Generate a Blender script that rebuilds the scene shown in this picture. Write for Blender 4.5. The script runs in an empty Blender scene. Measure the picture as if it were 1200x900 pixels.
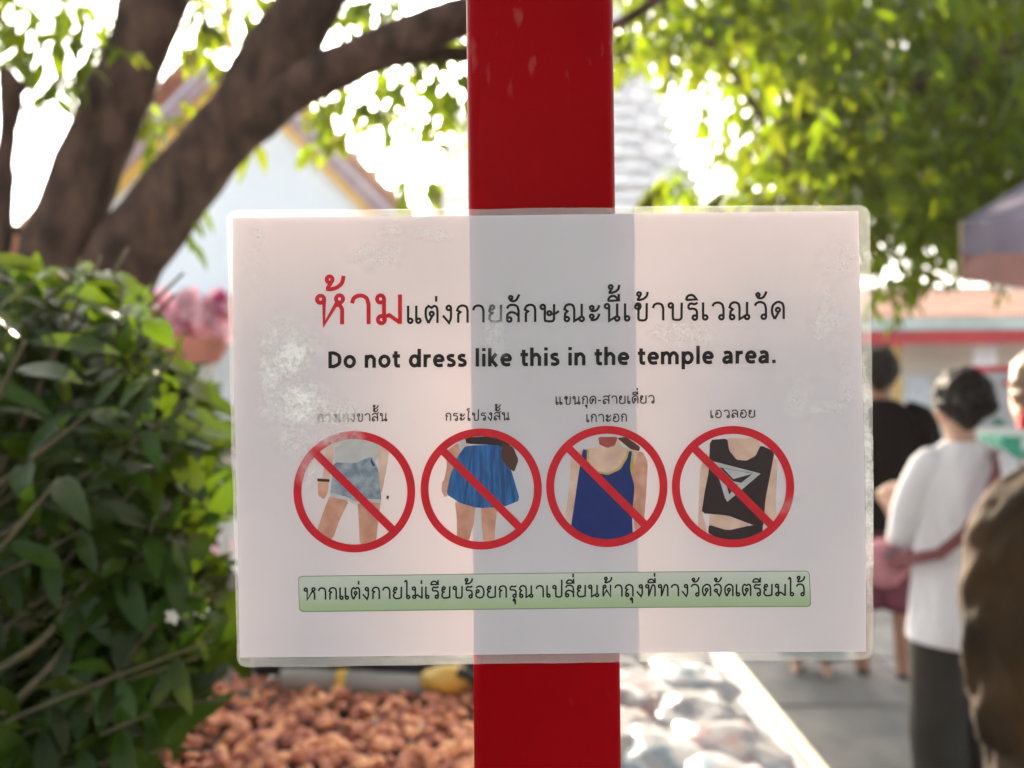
import bpy, bmesh, math, random
from mathutils import Vector, Matrix, noise, Euler
R = math.radians
random.seed(7)
sc = bpy.context.scene
COL = sc.collection

# ------------------------------------------------------------------ camera
F = 933.33                       # pixels of the 1200 px wide photograph per unit slope
ROLL = R(0.6)
CAM = Vector((0, 0, 1.5))
RT = Vector((math.cos(ROLL), 0, -math.sin(ROLL)))
UP = Vector((math.sin(ROLL), 0, math.cos(ROLL)))
cd = bpy.data.cameras.new('camera'); cam = bpy.data.objects.new('camera', cd); COL.objects.link(cam)
cd.sensor_width = 36; cd.lens = 28; cd.clip_start = 0.02; cd.clip_end = 2000
cd.dof.use_dof = True; cd.dof.focus_distance = 0.379; cd.dof.aperture_fstop = 5.6
m = Matrix((RT, UP, Vector((0, -1, 0)))).transposed()
cam.matrix_world = Matrix.Translation(CAM) @ m.to_4x4()
sc.camera = cam

def W(px, py, d):
    """photo pixel at depth d metres -> world point"""
    return CAM + Vector((0, d, 0)) + RT * ((px - 600) / F * d) + UP * (-(py - 450) / F * d)
def PX(p):
    q = Vector(p) - CAM
    return (600 + q.dot(RT) / q.y * F, 450 - q.dot(UP) / q.y * F)

# ------------------------------------------------------------------ world, sun, exposure
SUND = (W(480, 203, 1) - CAM).normalized()
EL = math.asin(SUND.z); AZ = math.atan2(SUND.x, SUND.y)
w = bpy.data.worlds.new('World'); sc.world = w; w.use_nodes = True
nt = w.node_tree; bg = nt.nodes['Background']
sky = nt.nodes.new('ShaderNodeTexSky'); sky.sky_type = 'NISHITA'; sky.sun_disc = False
sky.sun_elevation = EL; sky.sun_rotation = AZ; sky.dust_density = 4.0; sky.air_density = 1.0; sky.ozone_density = 1.0
hz = nt.nodes.new('ShaderNodeHueSaturation'); hz.inputs['Saturation'].default_value = .32
nt.links.new(sky.outputs[0], hz.inputs['Color']); nt.links.new(hz.outputs[0], bg.inputs[0]); bg.inputs[1].default_value = 0.10
sl = bpy.data.lights.new('sun', 'SUN'); sl.energy = 4.8; sl.angle = R(1.0); sl.color = (1.0, 0.83, 0.64)
so = bpy.data.objects.new('sun', sl); COL.objects.link(so); so.location = (-2, 10, 8)
so.rotation_euler = (SUND).to_track_quat('Z', 'Y').to_euler()
sc.view_settings.view_transform = 'Standard'; sc.view_settings.look = 'None'
sc.view_settings.exposure = 2.74; sc.view_settings.gamma = 1
sc.cycles.max_bounces = 8; sc.cycles.transparent_max_bounces = 16
sc.cycles.use_denoising = True

# ------------------------------------------------------------------ helpers
def tag(o, label=None, cat=None, group=None, kind=None):
    if label: o['label'] = label
    if cat: o['category'] = cat
    if group: o['group'] = group
    if kind: o['kind'] = kind
    return o
def empty(name, loc=(0, 0, 0), rot=(0, 0, 0)):
    o = bpy.data.objects.new(name, None); COL.objects.link(o)
    o.location = loc; o.rotation_euler = rot; o.empty_display_size = .1
    return o
def obj(name, me, mat=None, parent=None, smooth=False):
    if isinstance(me, bmesh.types.BMesh):
        b = me; me = bpy.data.meshes.new(name); b.to_mesh(me); b.free()
    if mat is not None and not me.materials: me.materials.append(mat)
    if smooth:
        for p in me.polygons: p.use_smooth = True
    o = bpy.data.objects.new(name, me); COL.objects.link(o)
    if parent: o.parent = parent
    return o
def mesh(name, v, f, mat=None):
    me = bpy.data.meshes.new(name); me.from_pydata([tuple(q) for q in v], [], f); me.update()
    if mat: me.materials.append(mat)
    return me

def mat(name, col, rough=.6, spec=.5, metal=0, col2=None, nscale=8, bump=0, bscale=None, trans=0, tcol=None,
        rnd=0, detail=5, stretch=None, coat=0, sheen=0):
    """procedural principled material; trans mixes in a translucent lobe; rnd varies value per piece"""
    m = bpy.data.materials.new(name); m.use_nodes = True
    n = m.node_tree.nodes; l = m.node_tree.links; P = n['Principled BSDF']
    P.inputs['Roughness'].default_value = rough; P.inputs['Metallic'].default_value = metal
    P.inputs['Specular IOR Level'].default_value = spec; P.inputs['Coat Weight'].default_value = coat
    P.inputs['Sheen Weight'].default_value = sheen
    tc = n.new('ShaderNodeTexCoord'); src = tc.outputs['Object']
    if stretch:
        mp = n.new('ShaderNodeMapping'); mp.inputs['Scale'].default_value = stretch
        l.new(src, mp.inputs[0]); src = mp.outputs[0]
    nz = n.new('ShaderNodeTexNoise'); nz.inputs['Scale'].default_value = nscale; nz.inputs['Detail'].default_value = detail
    l.new(src, nz.inputs['Vector'])
    cr = n.new('ShaderNodeValToRGB'); cr.color_ramp.elements[0].position = .35; cr.color_ramp.elements[1].position = .68
    c2 = col2 or tuple(c * .75 for c in col)
    cr.color_ramp.elements[0].color = (*c2, 1); cr.color_ramp.elements[1].color = (*col, 1)
    l.new(nz.outputs[0], cr.inputs[0]); out = cr.outputs[0]
    if rnd:
        oi = n.new('ShaderNodeObjectInfo'); gi = n.new('ShaderNodeNewGeometry')
        ad = n.new('ShaderNodeMath'); ad.operation = 'ADD'; l.new(oi.outputs['Random'], ad.inputs[0]); l.new(gi.outputs['Random Per Island'], ad.inputs[1])
        fr = n.new('ShaderNodeMath'); fr.operation = 'FRACT'; l.new(ad.outputs[0], fr.inputs[0])
        mr = n.new('ShaderNodeMapRange'); mr.inputs[3].default_value = 1 - rnd; mr.inputs[4].default_value = 1 + rnd
        l.new(fr.outputs[0], mr.inputs[0])
        hs = n.new('ShaderNodeHueSaturation'); l.new(out, hs.inputs['Color']); l.new(mr.outputs[0], hs.inputs['Value'])
        mh = n.new('ShaderNodeMapRange'); mh.inputs[3].default_value = .5 - rnd * .04; mh.inputs[4].default_value = .5 + rnd * .04
        l.new(fr.outputs[0], mh.inputs[0]); l.new(mh.outputs[0], hs.inputs['Hue']); out = hs.outputs[0]
    l.new(out, P.inputs['Base Color'])
    if bump:
        nb = n.new('ShaderNodeTexNoise'); nb.inputs['Scale'].default_value = bscale or nscale * 3; nb.inputs['Detail'].default_value = 6
        l.new(src, nb.inputs['Vector'])
        bp = n.new('ShaderNodeBump'); bp.inputs['Strength'].default_value = bump; bp.inputs['Distance'].default_value = .01
        l.new(nb.outputs[0], bp.inputs['Height']); l.new(bp.outputs[0], P.inputs['Normal'])
    if trans:
        t = n.new('ShaderNodeBsdfTranslucent'); mx = n.new('ShaderNodeMixShader'); mx.inputs[0].default_value = trans
        if tcol:
            t.inputs[0].default_value = (*tcol, 1)
            if rnd:
                ht = n.new('ShaderNodeHueSaturation'); ht.inputs['Color'].default_value = (*tcol, 1)
                l.new(mr.outputs[0], ht.inputs['Value']); l.new(mh.outputs[0], ht.inputs['Hue']); l.new(ht.outputs[0], t.inputs[0])
        else: l.new(out, t.inputs[0])
        l.new(P.outputs[0], mx.inputs[1]); l.new(t.outputs[0], mx.inputs[2]); l.new(mx.outputs[0], n['Material Output'].inputs[0])
    return m

def box(bm, c, s, rot=None, bev=0):
    ret = bmesh.ops.create_cube(bm, size=1)
    M = Matrix.Translation(c) @ (rot.to_4x4() if rot else Matrix()) @ Matrix.Diagonal((*s, 1))
    bmesh.ops.transform(bm, matrix=M, verts=ret['verts'])
    if bev:
        es = list({e for v in ret['verts'] for e in v.link_edges})
        bmesh.ops.bevel(bm, geom=es, offset=bev, segments=2, profile=.5, affect='EDGES')
def boxobj(name, c, s, mt, parent=None, bev=0, rot=None):
    bm = bmesh.new(); box(bm, c, s, rot, bev); return obj(name, bm, mt, parent)
def tube_bm(pts, rad, seg=12, bm=None, lump=0, lscale=6, caps=True):
    """tapered tube through pts, finely resampled, with lumpy surface"""
    bm = bm or bmesh.new(); pts = [Vector(p) for p in pts]
    P, Q = [], []
    n = len(pts)
    for i in range(n - 1):
        p0 = pts[max(i - 1, 0)]; p1 = pts[i]; p2 = pts[i + 1]; p3 = pts[min(i + 2, n - 1)]
        st = max(2, int((p2 - p1).length / (max(rad[i], rad[i + 1]) * (.5 if lump else 1.5)) ) ) if n > 1 else 2
        st = min(st, 24)
        for k in range(st):
            t = k / st
            P.append(.5 * ((2 * p1) + (p2 - p0) * t + (2 * p0 - 5 * p1 + 4 * p2 - p3) * t * t + (3 * p1 - p0 - 3 * p2 + p3) * t ** 3))
            Q.append(rad[i] * (1 - t) + rad[i + 1] * t)
    P.append(pts[-1]); Q.append(rad[-1])
    rings = []; side = None
    for i, p in enumerate(P):
        t = (P[min(i + 1, len(P) - 1)] - P[max(i - 1, 0)]).normalized()
        if side is None: side = t.orthogonal().normalized()
        side = (side - t * side.dot(t)).normalized(); up = t.cross(side)
        ring = []
        for k in range(seg):
            a = 2 * math.pi * k / seg; d = side * math.cos(a) + up * math.sin(a)
            r = Q[i]
            if lump: r *= 1 + lump * noise.noise((p + d * r) * lscale) + lump * .5 * noise.noise((p + d * r) * lscale * 3)
            ring.append(bm.verts.new(p + d * r))
        rings.append(ring)
    for a, b in zip(rings, rings[1:]):
        for k in range(seg): bm.faces.new((a[k], a[(k + 1) % seg], b[(k + 1) % seg], b[k]))
    if caps:
        bm.faces.new(rings[0][::-1]); bm.faces.new(rings[-1])
    return bm
def loft_bm(rings, seg=24, sub=8, bm=None, cap0=True, cap1=True, fold=0, ffreq=7, seed=0):
    """rings: (center, rx, ry) horizontal ellipses; fold = cloth folds"""
    bm = bm or bmesh.new(); R_ = []
    # resample rings
    full = []
    for i in range(len(rings) - 1):
        for k in range(sub):
            t = k / sub; a, b = rings[i], rings[i + 1]
            p0 = rings[max(i - 1, 0)]; p3 = rings[min(i + 2, len(rings) - 1)]
            def cr(q0, q1, q2, q3): return .5 * (2 * q1 + (q2 - q0) * t + (2 * q0 - 5 * q1 + 4 * q2 - q3) * t * t + (3 * q1 - q0 - 3 * q2 + q3) * t ** 3)
            full.append((cr(Vector(p0[0]), Vector(a[0]), Vector(b[0]), Vector(p3[0])), cr(p0[1], a[1], b[1], p3[1]), cr(p0[2], a[2], b[2], p3[2])))
    full.append((Vector(rings[-1][0]), rings[-1][1], rings[-1][2]))
    N = len(full)
    for i, (c, rx, ry) in enumerate(full):
        ring = []
        for k in range(seg):
            a = 2 * math.pi * k / seg
            f = 1
            if fold:
                f += fold * (i / N) ** .5 * math.sin(ffreq * a + seed + 2.5 * noise.noise(Vector((math.cos(a), math.sin(a), c.z * 2 + seed))))
                q_ = Vector((math.cos(a) * 1.5 + c.z * 1.2, math.sin(a) * 1.5, c.z * 4 + math.cos(a) * 2 + seed))
                f += fold * (1.3 * (.5 - abs(noise.noise(q_ * 1.3))) + .6 * (.4 - abs(noise.noise(q_ * 3.1))))
            ring.append(bm.verts.new(c + Vector((rx * f * math.cos(a), ry * f * math.sin(a), 0))))
        R_.append(ring)
    for a, b in zip(R_, R_[1:]):
        for k in range(seg): bm.faces.new((a[k], a[(k + 1) % seg], b[(k + 1) % seg], b[k]))
    if cap0: bm.faces.new(R_[0][::-1])
    if cap1: bm.faces.new(R_[-1])
    bmesh.ops.recalc_face_normals(bm, faces=bm.faces)
    return bm

# ------------------------------------------------------------------ ground
M_ground = mat('pale_concrete', (.42, .40, .37), .85, nscale=.6, col2=(.34, .32, .30), bump=.2, bscale=30)
M_slab = mat('grey_paving', (.27, .255, .235), .8, nscale=5, col2=(.19, .185, .175), bump=.3, bscale=60, rnd=.14)
g = mesh('ground', [(-400, -300, 0), (400, -300, 0), (400, 600, 0), (-400, 600, 0)], [(0, 1, 2, 3)], M_ground)
g = obj('ground', g); tag(g, kind='structure')
pv = mesh('paving', [(.12, 1.8, .004), (4.6, 1.8, .004), (4.6, 8.6, .004), (.12, 8.6, .004)], [(0, 1, 2, 3)], mat('joint_sand', (.10, .09, .08), .9, nscale=20))
pv = obj('paving', pv); tag(pv, kind='structure')
bm = bmesh.new(); box(bm, (0, 0, .014), (.888, .588, .02), bev=.004)
slab = bpy.data.meshes.new('paving_slab'); bm.to_mesh(slab); bm.free(); slab.materials.append(M_slab)
for j in range(11):
    for i in range(5):
        o = obj('paving_slab', slab, parent=pv)
        o.location = (.57 + i * .9 + (.0 if j % 2 else -.0), 2.12 + j * .6, random.uniform(-.002, .003)); o.rotation_euler = (random.uniform(-.002, .002), random.uniform(-.002, .002), 0)

# ------------------------------------------------------------------ red post
def post():
    c0 = W(637.6, 450, .379)
    wd = .0709
    m = bpy.data.materials.new('red_gloss_paint'); m.use_nodes = True; n = m.node_tree.nodes; l = m.node_tree.links; P = n['Principled BSDF']
    tc = n.new('ShaderNodeTexCoord')
    nz = n.new('ShaderNodeTexNoise'); nz.inputs['Scale'].default_value = 9; nz.inputs['Detail'].default_value = 4; l.new(tc.outputs['Object'], nz.inputs[0])
    cr = n.new('ShaderNodeValToRGB'); cr.color_ramp.elements[0].position = .3; cr.color_ramp.elements[1].position = .7
    cr.color_ramp.elements[0].color = (.215, .0004, .0025, 1); cr.color_ramp.elements[1].color = (.275, .0006, .0035, 1)
    l.new(nz.outputs[0], cr.inputs[0])
    # fine chips and scuffs in the paint
    mp = n.new('ShaderNodeMapping'); mp.inputs['Scale'].default_value = (1, 1, .35); l.new(tc.outputs['Object'], mp.inputs[0])
    sp = n.new('ShaderNodeTexNoise'); sp.inputs['Scale'].default_value = 130; sp.inputs['Detail'].default_value = 3; l.new(mp.outputs[0], sp.inputs[0])
    s2 = n.new('ShaderNodeTexNoise'); s2.inputs['Scale'].default_value = 22; l.new(tc.outputs['Object'], s2.inputs[0])
    mu = n.new('ShaderNodeMath'); mu.operation = 'MULTIPLY'; l.new(sp.outputs[0], mu.inputs[0]); l.new(s2.outputs[0], mu.inputs[1])
    r2 = n.new('ShaderNodeMapRange'); r2.inputs[1].default_value = .375; r2.inputs[2].default_value = .45; r2.inputs[4].default_value = .13; l.new(mu.outputs[0], r2.inputs[0])
    mx = n.new('ShaderNodeMix'); mx.data_type = 'RGBA'; l.new(r2.outputs[0], mx.inputs[0]); l.new(cr.outputs[0], mx.inputs[6]); mx.inputs[7].default_value = (.55, .25, .24, 1)
    l.new(mx.outputs[2], P.inputs['Base Color'])
    rr = n.new('ShaderNodeMapRange'); rr.inputs[3].default_value = .22; rr.inputs[4].default_value = .42; l.new(nz.outputs[0], rr.inputs[0]); l.new(rr.outputs[0], P.inputs['Roughness']); P.inputs['Specular IOR Level'].default_value = .04
    nb = n.new('ShaderNodeTexNoise'); nb.inputs['Scale'].default_value = 45; nb.inputs['Detail'].default_value = 5; l.new(mp.outputs[0], nb.inputs[0])
    bp = n.new('ShaderNodeBump'); bp.inputs['Strength'].default_value = .12; bp.inputs['Distance'].default_value = .002; l.new(nb.outputs[0], bp.inputs['Height']); l.new(bp.outputs[0], P.inputs['Normal'])
    bm = bmesh.new(); box(bm, (0, wd / 2, 1.3), (wd, wd, 2.6))
    es = [e for e in bm.edges if abs((e.verts[0].co - e.verts[1].co).z) > 1]
    bmesh.ops.bevel(bm, geom=es, offset=.0055, segments=5, profile=.5, affect='EDGES')
    o = obj('post', bm, m, smooth=False)
    for p in o.data.polygons: p.use_smooth = abs(p.normal.x) > .01 and abs(p.normal.y) > .01
    o.location = (c0.x + RT.x * 0, .3797, 0)
    tag(o, 'glossy red square post carrying the laminated sign', 'post')
post()

# ------------------------------------------------------------------ laminated sign
SC = F / .379; TH = R(.7); SCX, SCY = 643.5, 509
def S(px, py):
    dx, dy = px - SCX, -(py - SCY)
    return ((dx * math.cos(TH) + dy * math.sin(TH)) / SC, (-dx * math.sin(TH) + dy * math.cos(TH)) / SC)
def bend(x, y):
    a = max(0, abs(x + .002) - .037) / .11
    return .0016 * a * a * math.sin(y * 17 + (.6 if x < 0 else 2.4)) + .0012 * a
sign = empty('notice_sign')
sign.matrix_world = Matrix.Translation(W(SCX, SCY, .379)) @ Matrix.Rotation(-(TH - ROLL), 4, 'Y') @ Matrix.Rotation(R(90), 4, 'X')
tag(sign, 'laminated white temple dress code notice fixed to the red post', 'sign')

def grid_sheet(x0, x1, y0, y1, z, nx, ny, inside=None):
    v = []; f = []
    for j in range(ny + 1):
        for i in range(nx + 1):
            x = x0 + (x1 - x0) * i / nx; y = y0 + (y1 - y0) * j / ny
            v.append((x, y, z + bend(x, y)))
    for j in range(ny):
        for i in range(nx):
            a = j * (nx + 1) + i; f.append((a, a + 1, a + nx + 2, a + nx + 1))
    return v, f
M_paper = bpy.data.materials.new('printer_paper'); M_paper.use_nodes = True
n = M_paper.node_tree.nodes; l = M_paper.node_tree.links
df = n['Principled BSDF']; df.inputs['Roughness'].default_value = .9; df.inputs['Specular IOR Level'].default_value = .1
tr = n.new('ShaderNodeBsdfTranslucent'); mx = n.new('ShaderNodeMixShader')
tc = n.new('ShaderNodeTexCoord'); nz = n.new('ShaderNodeTexNoise'); nz.inputs['Scale'].default_value = 14; nz.inputs['Detail'].default_value = 4
l.new(tc.outputs['Object'], nz.inputs[0]); cr = n.new('ShaderNodeValToRGB'); cr.color_ramp.elements[0].color = (.65, .62, .685, 1); cr.color_ramp.elements[1].color = (.755, .722, .795, 1)
l.new(nz.outputs[0], cr.inputs[0]); l.new(cr.outputs[0], df.inputs['Base Color']); tr.inputs[0].default_value = (.88, .66, .60, 1)
mx.inputs[0].default_value = .050
l.new(df.outputs[0], mx.inputs[1]); l.new(tr.outputs[0], mx.inputs[2]); l.new(mx.outputs[0], n['Material Output'].inputs[0])
v, f = grid_sheet(-.1486, .1486, -.1045, .1045, 0, 60, 40)
obj('paper_sheet', mesh('paper_sheet', v, f, M_paper), parent=sign, smooth=True)

def ink(name, col, tr=.04):
    return mat(name, col, .7, spec=.2, nscale=160, col2=tuple(c * .85 for c in col), trans=tr)
K_black = ink('black_ink', (.006, .005, .006), .03); K_red = ink('red_ink', (.74, .008, .03), .05)
K_grey = ink('dark_grey_ink', (.030, .027, .03), .03)

def spline(seg):
    if len(seg) == 2: return seg[:]
    out = []
    for i in range(len(seg) - 1):
        p0 = seg[i - 1] if i else tuple(2 * a - b for a, b in zip(seg[0], seg[1])); p1 = seg[i]; p2 = seg[i + 1]
        p3 = seg[i + 2] if i + 2 < len(seg) else tuple(2 * a - b for a, b in zip(seg[-1], seg[-2]))
        for k in range(5):
            t = k / 5
            out.append(tuple(.5 * (2 * b + (c - a) * t + (2 * a - 5 * b + 4 * c - d) * t * t + (3 * b - a - 3 * c + d) * t ** 3) for a, b, c, d in zip(p0, p1, p2, p3)))
    out.append(seg[-1]); return out
def parse(s):
    strokes = []
    for st in s.split(';'):
        st = st.strip()
        if not st: continue
        if st[0] == 'O':
            q = [float(a) for a in st[1:].split()]; cx, cy, rx = q[:3]; ry = q[3] if len(q) > 3 else rx
            strokes.append(([(cx + rx * math.cos(2 * math.pi * k / 20), cy + ry * math.sin(2 * math.pi * k / 20)) for k in range(20)], True))
            continue
        pts = []
        segs = [[tuple(float(a) for a in p.split(',')) for p in sg.split()] for sg in st.split('|')]
        prev = None
        for sg in segs:
            if prev is not None: sg = [prev] + sg
            if len(sg) > 1:
                sp = spline(sg); pts += sp if not pts else sp[1:]
            prev = sg[-1]
        strokes.append((pts, False))
    return strokes
TAI = {
 'ห': (.98, 'O .15 .84 .12;.27,.84 | .27,0 | .72,.74;O .80 .85 .12;.66,.64 .80,.64 .89,.50 | .89,0'),
 'า': (.68, '.05,.70 .12,.88 .33,.96 .54,.88 .62,.66 | .62,0'),
 'ม': (.88, 'O .15 .84 .12;.27,.84 | .27,.14;O .18 .15 .12;.28,.24 .45,.30 | .81,.05;.82,.99 | .82,0'),
 'เ': (.34, '.07,.99 | .07,.15;O .19 .14 .12'),
 'ต': (.74, '.20,.0 .06,.35 .06,.78 .20,.96 | .37,.86 | .52,.96 .66,.88 .70,.66 | .70,0;O .38 .52 .11;.42,.42 | .20,0'),
 'ด': (.74, '.20,.0 .06,.35 .09,.74 .36,.96 .62,.88 .70,.66 | .70,0;O .38 .52 .11;.42,.42 | .20,0'),
 'ง': (.58, 'O .38 .84 .12;.50,.84 | .50,.30 .40,.0 | .05,.42'),
 'ก': (.70, '.12,0 | .12,.50 | .24,.60 | .06,.70 | .16,.90 .38,.97 .58,.88 .64,.66 | .64,0'),
 'ย': (.78, 'O .22 .84 .11;.11,.80 .06,.66 .14,.56 .30,.53 | .12,.46 .07,.22 .2,.05 .45,.03 .70,.10 | .71,.99'),
 'ล': (.78, '.05,.78 .18,.94 .42,.97 .62,.88 .70,.64 | .70,0;O .18 .15 .12;.06,.15 .08,.42 .28,.56 .52,.50 .69,.36'),
 'ส': (.80, '.05,.78 .18,.94 .42,.97 .62,.86 .70,.64 | .70,0;O .18 .15 .12;.06,.15 .08,.42 .28,.56 .52,.50 .69,.36;.60,.88 | .84,1.12'),
 'ษ': (1.10, 'O .15 .84 .12;.27,.84 | .27,.16 .36,.04 .68,.03 .78,.14 | .79,.99;O .52 .48 .11;.63,.46 .80,.44 1.06,.60'),
 'ข': (.82, 'O .19 .78 .10;.09,.80 .18,.96 .34,.94 .38,.78 .27,.58 | .27,.14 .36,.03 .62,.03 .72,.14 | .73,.99'),
 'ณ': (1.20, 'O .19 .14 .12;.07,.14 .10,.46 | .22,.58 | .05,.70 | .14,.9 .34,.97 .54,.88 .60,.66 | .60,.02 | .93,.22;O 1.02 .14 .12;1.02,.99 | 1.02,.22'),
 'น': (.88, 'O .15 .84 .12;.27,.84 | .27,.02 | .62,.22;O .72 .14 .12;.72,.99 | .72,.22'),
 'ะ': (.66, 'O .17 .76 .10;.10,.60 .28,.57 .48,.66 .60,.90;O .17 .28 .10;.10,.10 .28,.07 .48,.16 .60,.42'),
 'บ': (.84, 'O .15 .84 .12;.27,.84 | .27,.16 .36,.04 .64,.03 .75,.14 | .76,.99'),
 'ป': (.84, 'O .15 .84 .12;.27,.84 | .27,.16 .36,.04 .64,.03 .75,.14 | .76,1.45'),
 'ร': (.62, '.06,.78 .20,.93 .42,.90 .60,.97;.06,.78 .14,.64 .34,.64 .52,.56 .56,.40 | .56,.14;O .44 .14 .12'),
 'ว': (.74, '.05,.76 .14,.91 .36,.97 .58,.86 .66,.60 | .66,.14;O .54 .14 .12'),
 'อ': (.78, 'O .22 .56 .11;.11,.54 .08,.20 .28,.03 .52,.03 .70,.22 .71,.62 .58,.90 .34,.97 .08,.84'),
 'ไ': (.44, '.00,1.36 .12,1.50 .20,1.38 | .19,.15;O .31 .14 .12'),
 'โ': (.46, '.40,1.46 .16,1.50 .06,1.36 .20,1.26 .30,1.14 | .20,1.0 | .17,.15;O .29 .14 .12'),
 'จ': (.72, '.05,.80 .18,.94 .42,.97 .62,.80 .64,.4 .50,.02 | .27,.36;O .22 .46 .11'),
 'ถ': (.74, 'O .19 .14 .12;.07,.14 .10,.46 | .22,.58 | .05,.70 | .14,.9 .36,.97 .58,.88 .66,.66 | .66,0'),
 'ผ': (.90, 'O .27 .84 .11;.16,.84 | .16,.02 | .45,.55 | .76,.02 | .77,.99'),
 'ท': (.86, 'O .15 .84 .12;.27,.84 | .27,0 | .50,.76 .62,.95 .76,.86 .79,.62 | .79,0'),
 '-': (.42, '.04,.42 | .38,.42'),
 ' ': (.4, ''),
}
# marks are drawn with their right end at the consonant's right stem
TMARK = {'ั': ('O -.46 1.38 .09;-.52,1.26 -.34,1.18 -.14,1.26 .02,1.56', 1), 'ี': ('-.62,1.14 -.50,1.36 -.24,1.40 -.02,1.16 | -.62,1.14;-.01,1.16 | -.01,1.52', 1),
 'ิ': ('-.62,1.14 -.50,1.36 -.24,1.40 -.02,1.16 | -.62,1.14', 1), '่': ('-.05,1.20 | -.05,1.52', 0), '้': ('O -.46 1.50 .10;-.40,1.41 | -.52,1.18 -.24,1.22 -.04,1.38 .02,1.62', 0),
 'ุ': ('O -.14 -.20 .08;-.06,-.20 | -.06,-.56', 2)}
LAT = {
 'D': (.98, '.16,-.0 | .16,1.30;.16,1.17 | .42,1.17 .74,.98 .82,.65 .74,.32 .42,.13 | .16,.13'),
 'o': (.90, 'O .45 .50 .31 .385'), 'n': (.86, '.15,1.0 | .15,0;.15,.64 .32,.86 .52,.88 .68,.68 | .68,0'),
 't': (.58, '.25,1.27 | .25,.34 .32,.14 .54,.12;.02,.89 | .54,.89'), 'd': (.92, 'O .42 .50 .28 .385;.74,1.44 | .74,0'),
 'r': (.58, '.15,1.0 | .15,0;.15,.60 .28,.84 .54,.87'), 'e': (.84, '.16,.52 | .67,.52 .64,.78 .43,.885 .22,.78 .14,.5 .24,.2 .46,.115 .70,.16'),
 's': (.68, '.57,.84 .36,.89 .17,.80 .20,.62 .38,.52 .54,.40 .54,.20 .34,.11 .09,.16'), 'l': (.36, '.18,1.44 | .18,0'),
 'i': (.36, '.18,1.0 | .18,0;.18,1.20 | .18,1.44'), 'k': (.78, '.15,1.44 | .15,0;.60,1.0 | .26,.52 | .64,0'),
 'h': (.86, '.15,1.44 | .15,0;.15,.64 .32,.86 .52,.88 .68,.68 | .68,0'), 'm': (1.34, '.15,1.0 | .15,0;.15,.64 .30,.86 .48,.88 .64,.68 | .64,0;.66,.64 .82,.86 1.0,.88 1.15,.68 | 1.15,0'),
 'p': (.92, '.16,1.0 | .16,-.40;O .48 .50 .29 .385'), 'a': (.82, '.14,.82 .36,.89 .56,.82 .62,.62 | .62,0;.60,.52 .30,.50 .14,.34 .18,.15 .36,.115 .62,.28'),
 '.': (.36, '.18,0 | .18,.27'), ' ': (.38, ''),
}
def layout(text, table, marks, sp):
    """-> list of (x offset, y offset, path), total width"""
    out = []; x = 0; last = 0; lvl = 0; n = len(text)
    for i, ch in enumerate(text):
        if ch == 'แ':
            for k in range(2):
                out.append((x, 0, table['เ'][1])); x += .34 + (sp * .55 if k == 0 else sp)
            continue
        if marks and ch in marks:
            p, kind = marks[ch]
            if kind == 1: lvl = 1
            out.append((last, (.42 if (kind == 0 and lvl) else 0), p)); continue
        wd, p = table[ch]; out.append((x, 0, p)); last = x + wd - .06; lvl = 0; x += wd + sp
    return out, x - sp
def write(name, text, x0, x1, yb0, yb1, h, material, weight=.13, table=TAI, marks=TMARK, sp=.2, z=.00022):
    """text between photo pixels x0 and x1 on the baseline yb0 -> yb1, body height h px, as flat ink shapes"""
    it, tot = layout(text, table, marks, sp)
    kx = (x1 - x0) / tot
    V, Fc = [], []; cnt = 0
    for ox, oy, path in it:
        for pts, closed in parse(path):
            q = []
            for (a, b) in pts:
                u = (ox + a) * kx; q.append((x0 + u, yb0 + (yb1 - yb0) * u / (x1 - x0) - (b + oy) * h))
            q = [S(*p) for p in q]
            hw = weight * h / SC / 2; m = len(q)
            zz = z + (cnt % 9) * 6e-6; cnt += 1; base = len(V)
            for i in range(m):
                a = q[(i - 1) % m] if (closed or i) else None; c = q[(i + 1) % m] if (closed or i < m - 1) else None; b = q[i]
                d1 = (b[0] - a[0], b[1] - a[1]) if a else None; d2 = (c[0] - b[0], c[1] - b[1]) if c else None
                d1 = d1 or d2; d2 = d2 or d1
                l1 = math.hypot(*d1) or 1e-9; l2 = math.hypot(*d2) or 1e-9
                n1 = (-d1[1] / l1, d1[0] / l1); n2 = (-d2[1] / l2, d2[0] / l2)
                nx, ny = n1[0] + n2[0], n1[1] + n2[1]; ln = math.hypot(nx, ny)
                if ln < .5: nx, ny, k = n1[0], n1[1], 1     # very sharp turn
                else: nx, ny = nx / ln, ny / ln; k = min(1 / max(.35, nx * n1[0] + ny * n1[1]), 1.9)
                for sgn in (1, -1):
                    X = b[0] + nx * hw * k * sgn; Y = b[1] + ny * hw * k * sgn
                    V.append((X, Y, zz + bend(X, Y)))
            for i in range(m if closed else m - 1):
                j = (i + 1) % m
                Fc.append((base + 2 * i, base + 2 * i + 1, base + 2 * j + 1, base + 2 * j))
    return obj(name, mesh(name, V, Fc, material), parent=sign)
write('thai_lettering', 'ห้าม', 371.5, 471, 380.6, 379.8, 35, K_red, .135)
write('thai_lettering', 'แต่งกายลักษณะนี้เข้าบริเวณวัด', 477, 918.5, 379, 374, 20.8, K_black, .135, sp=.21)
write('english_lettering', 'Do not dress like this in the temple area.', 385, 909, 431.6, 425.6, 15.0, K_black, .275, LAT, None, .09)
write('thai_lettering', 'กางเกงขาสั้น', 373, 454, 494.5, 493.2, 9.2, K_grey, .15)
write('thai_lettering', 'กระโปรงสั้น', 522, 597, 493.2, 492.2, 9.2, K_grey, .15)
write('thai_lettering', 'แขนกุด-สายเดี่ยว', 651, 767, 474, 472.5, 9.4, K_grey, .15)
write('thai_lettering', 'เกาะอก', 687, 734.5, 494.6, 494, 9.2, K_grey, .15)
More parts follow.
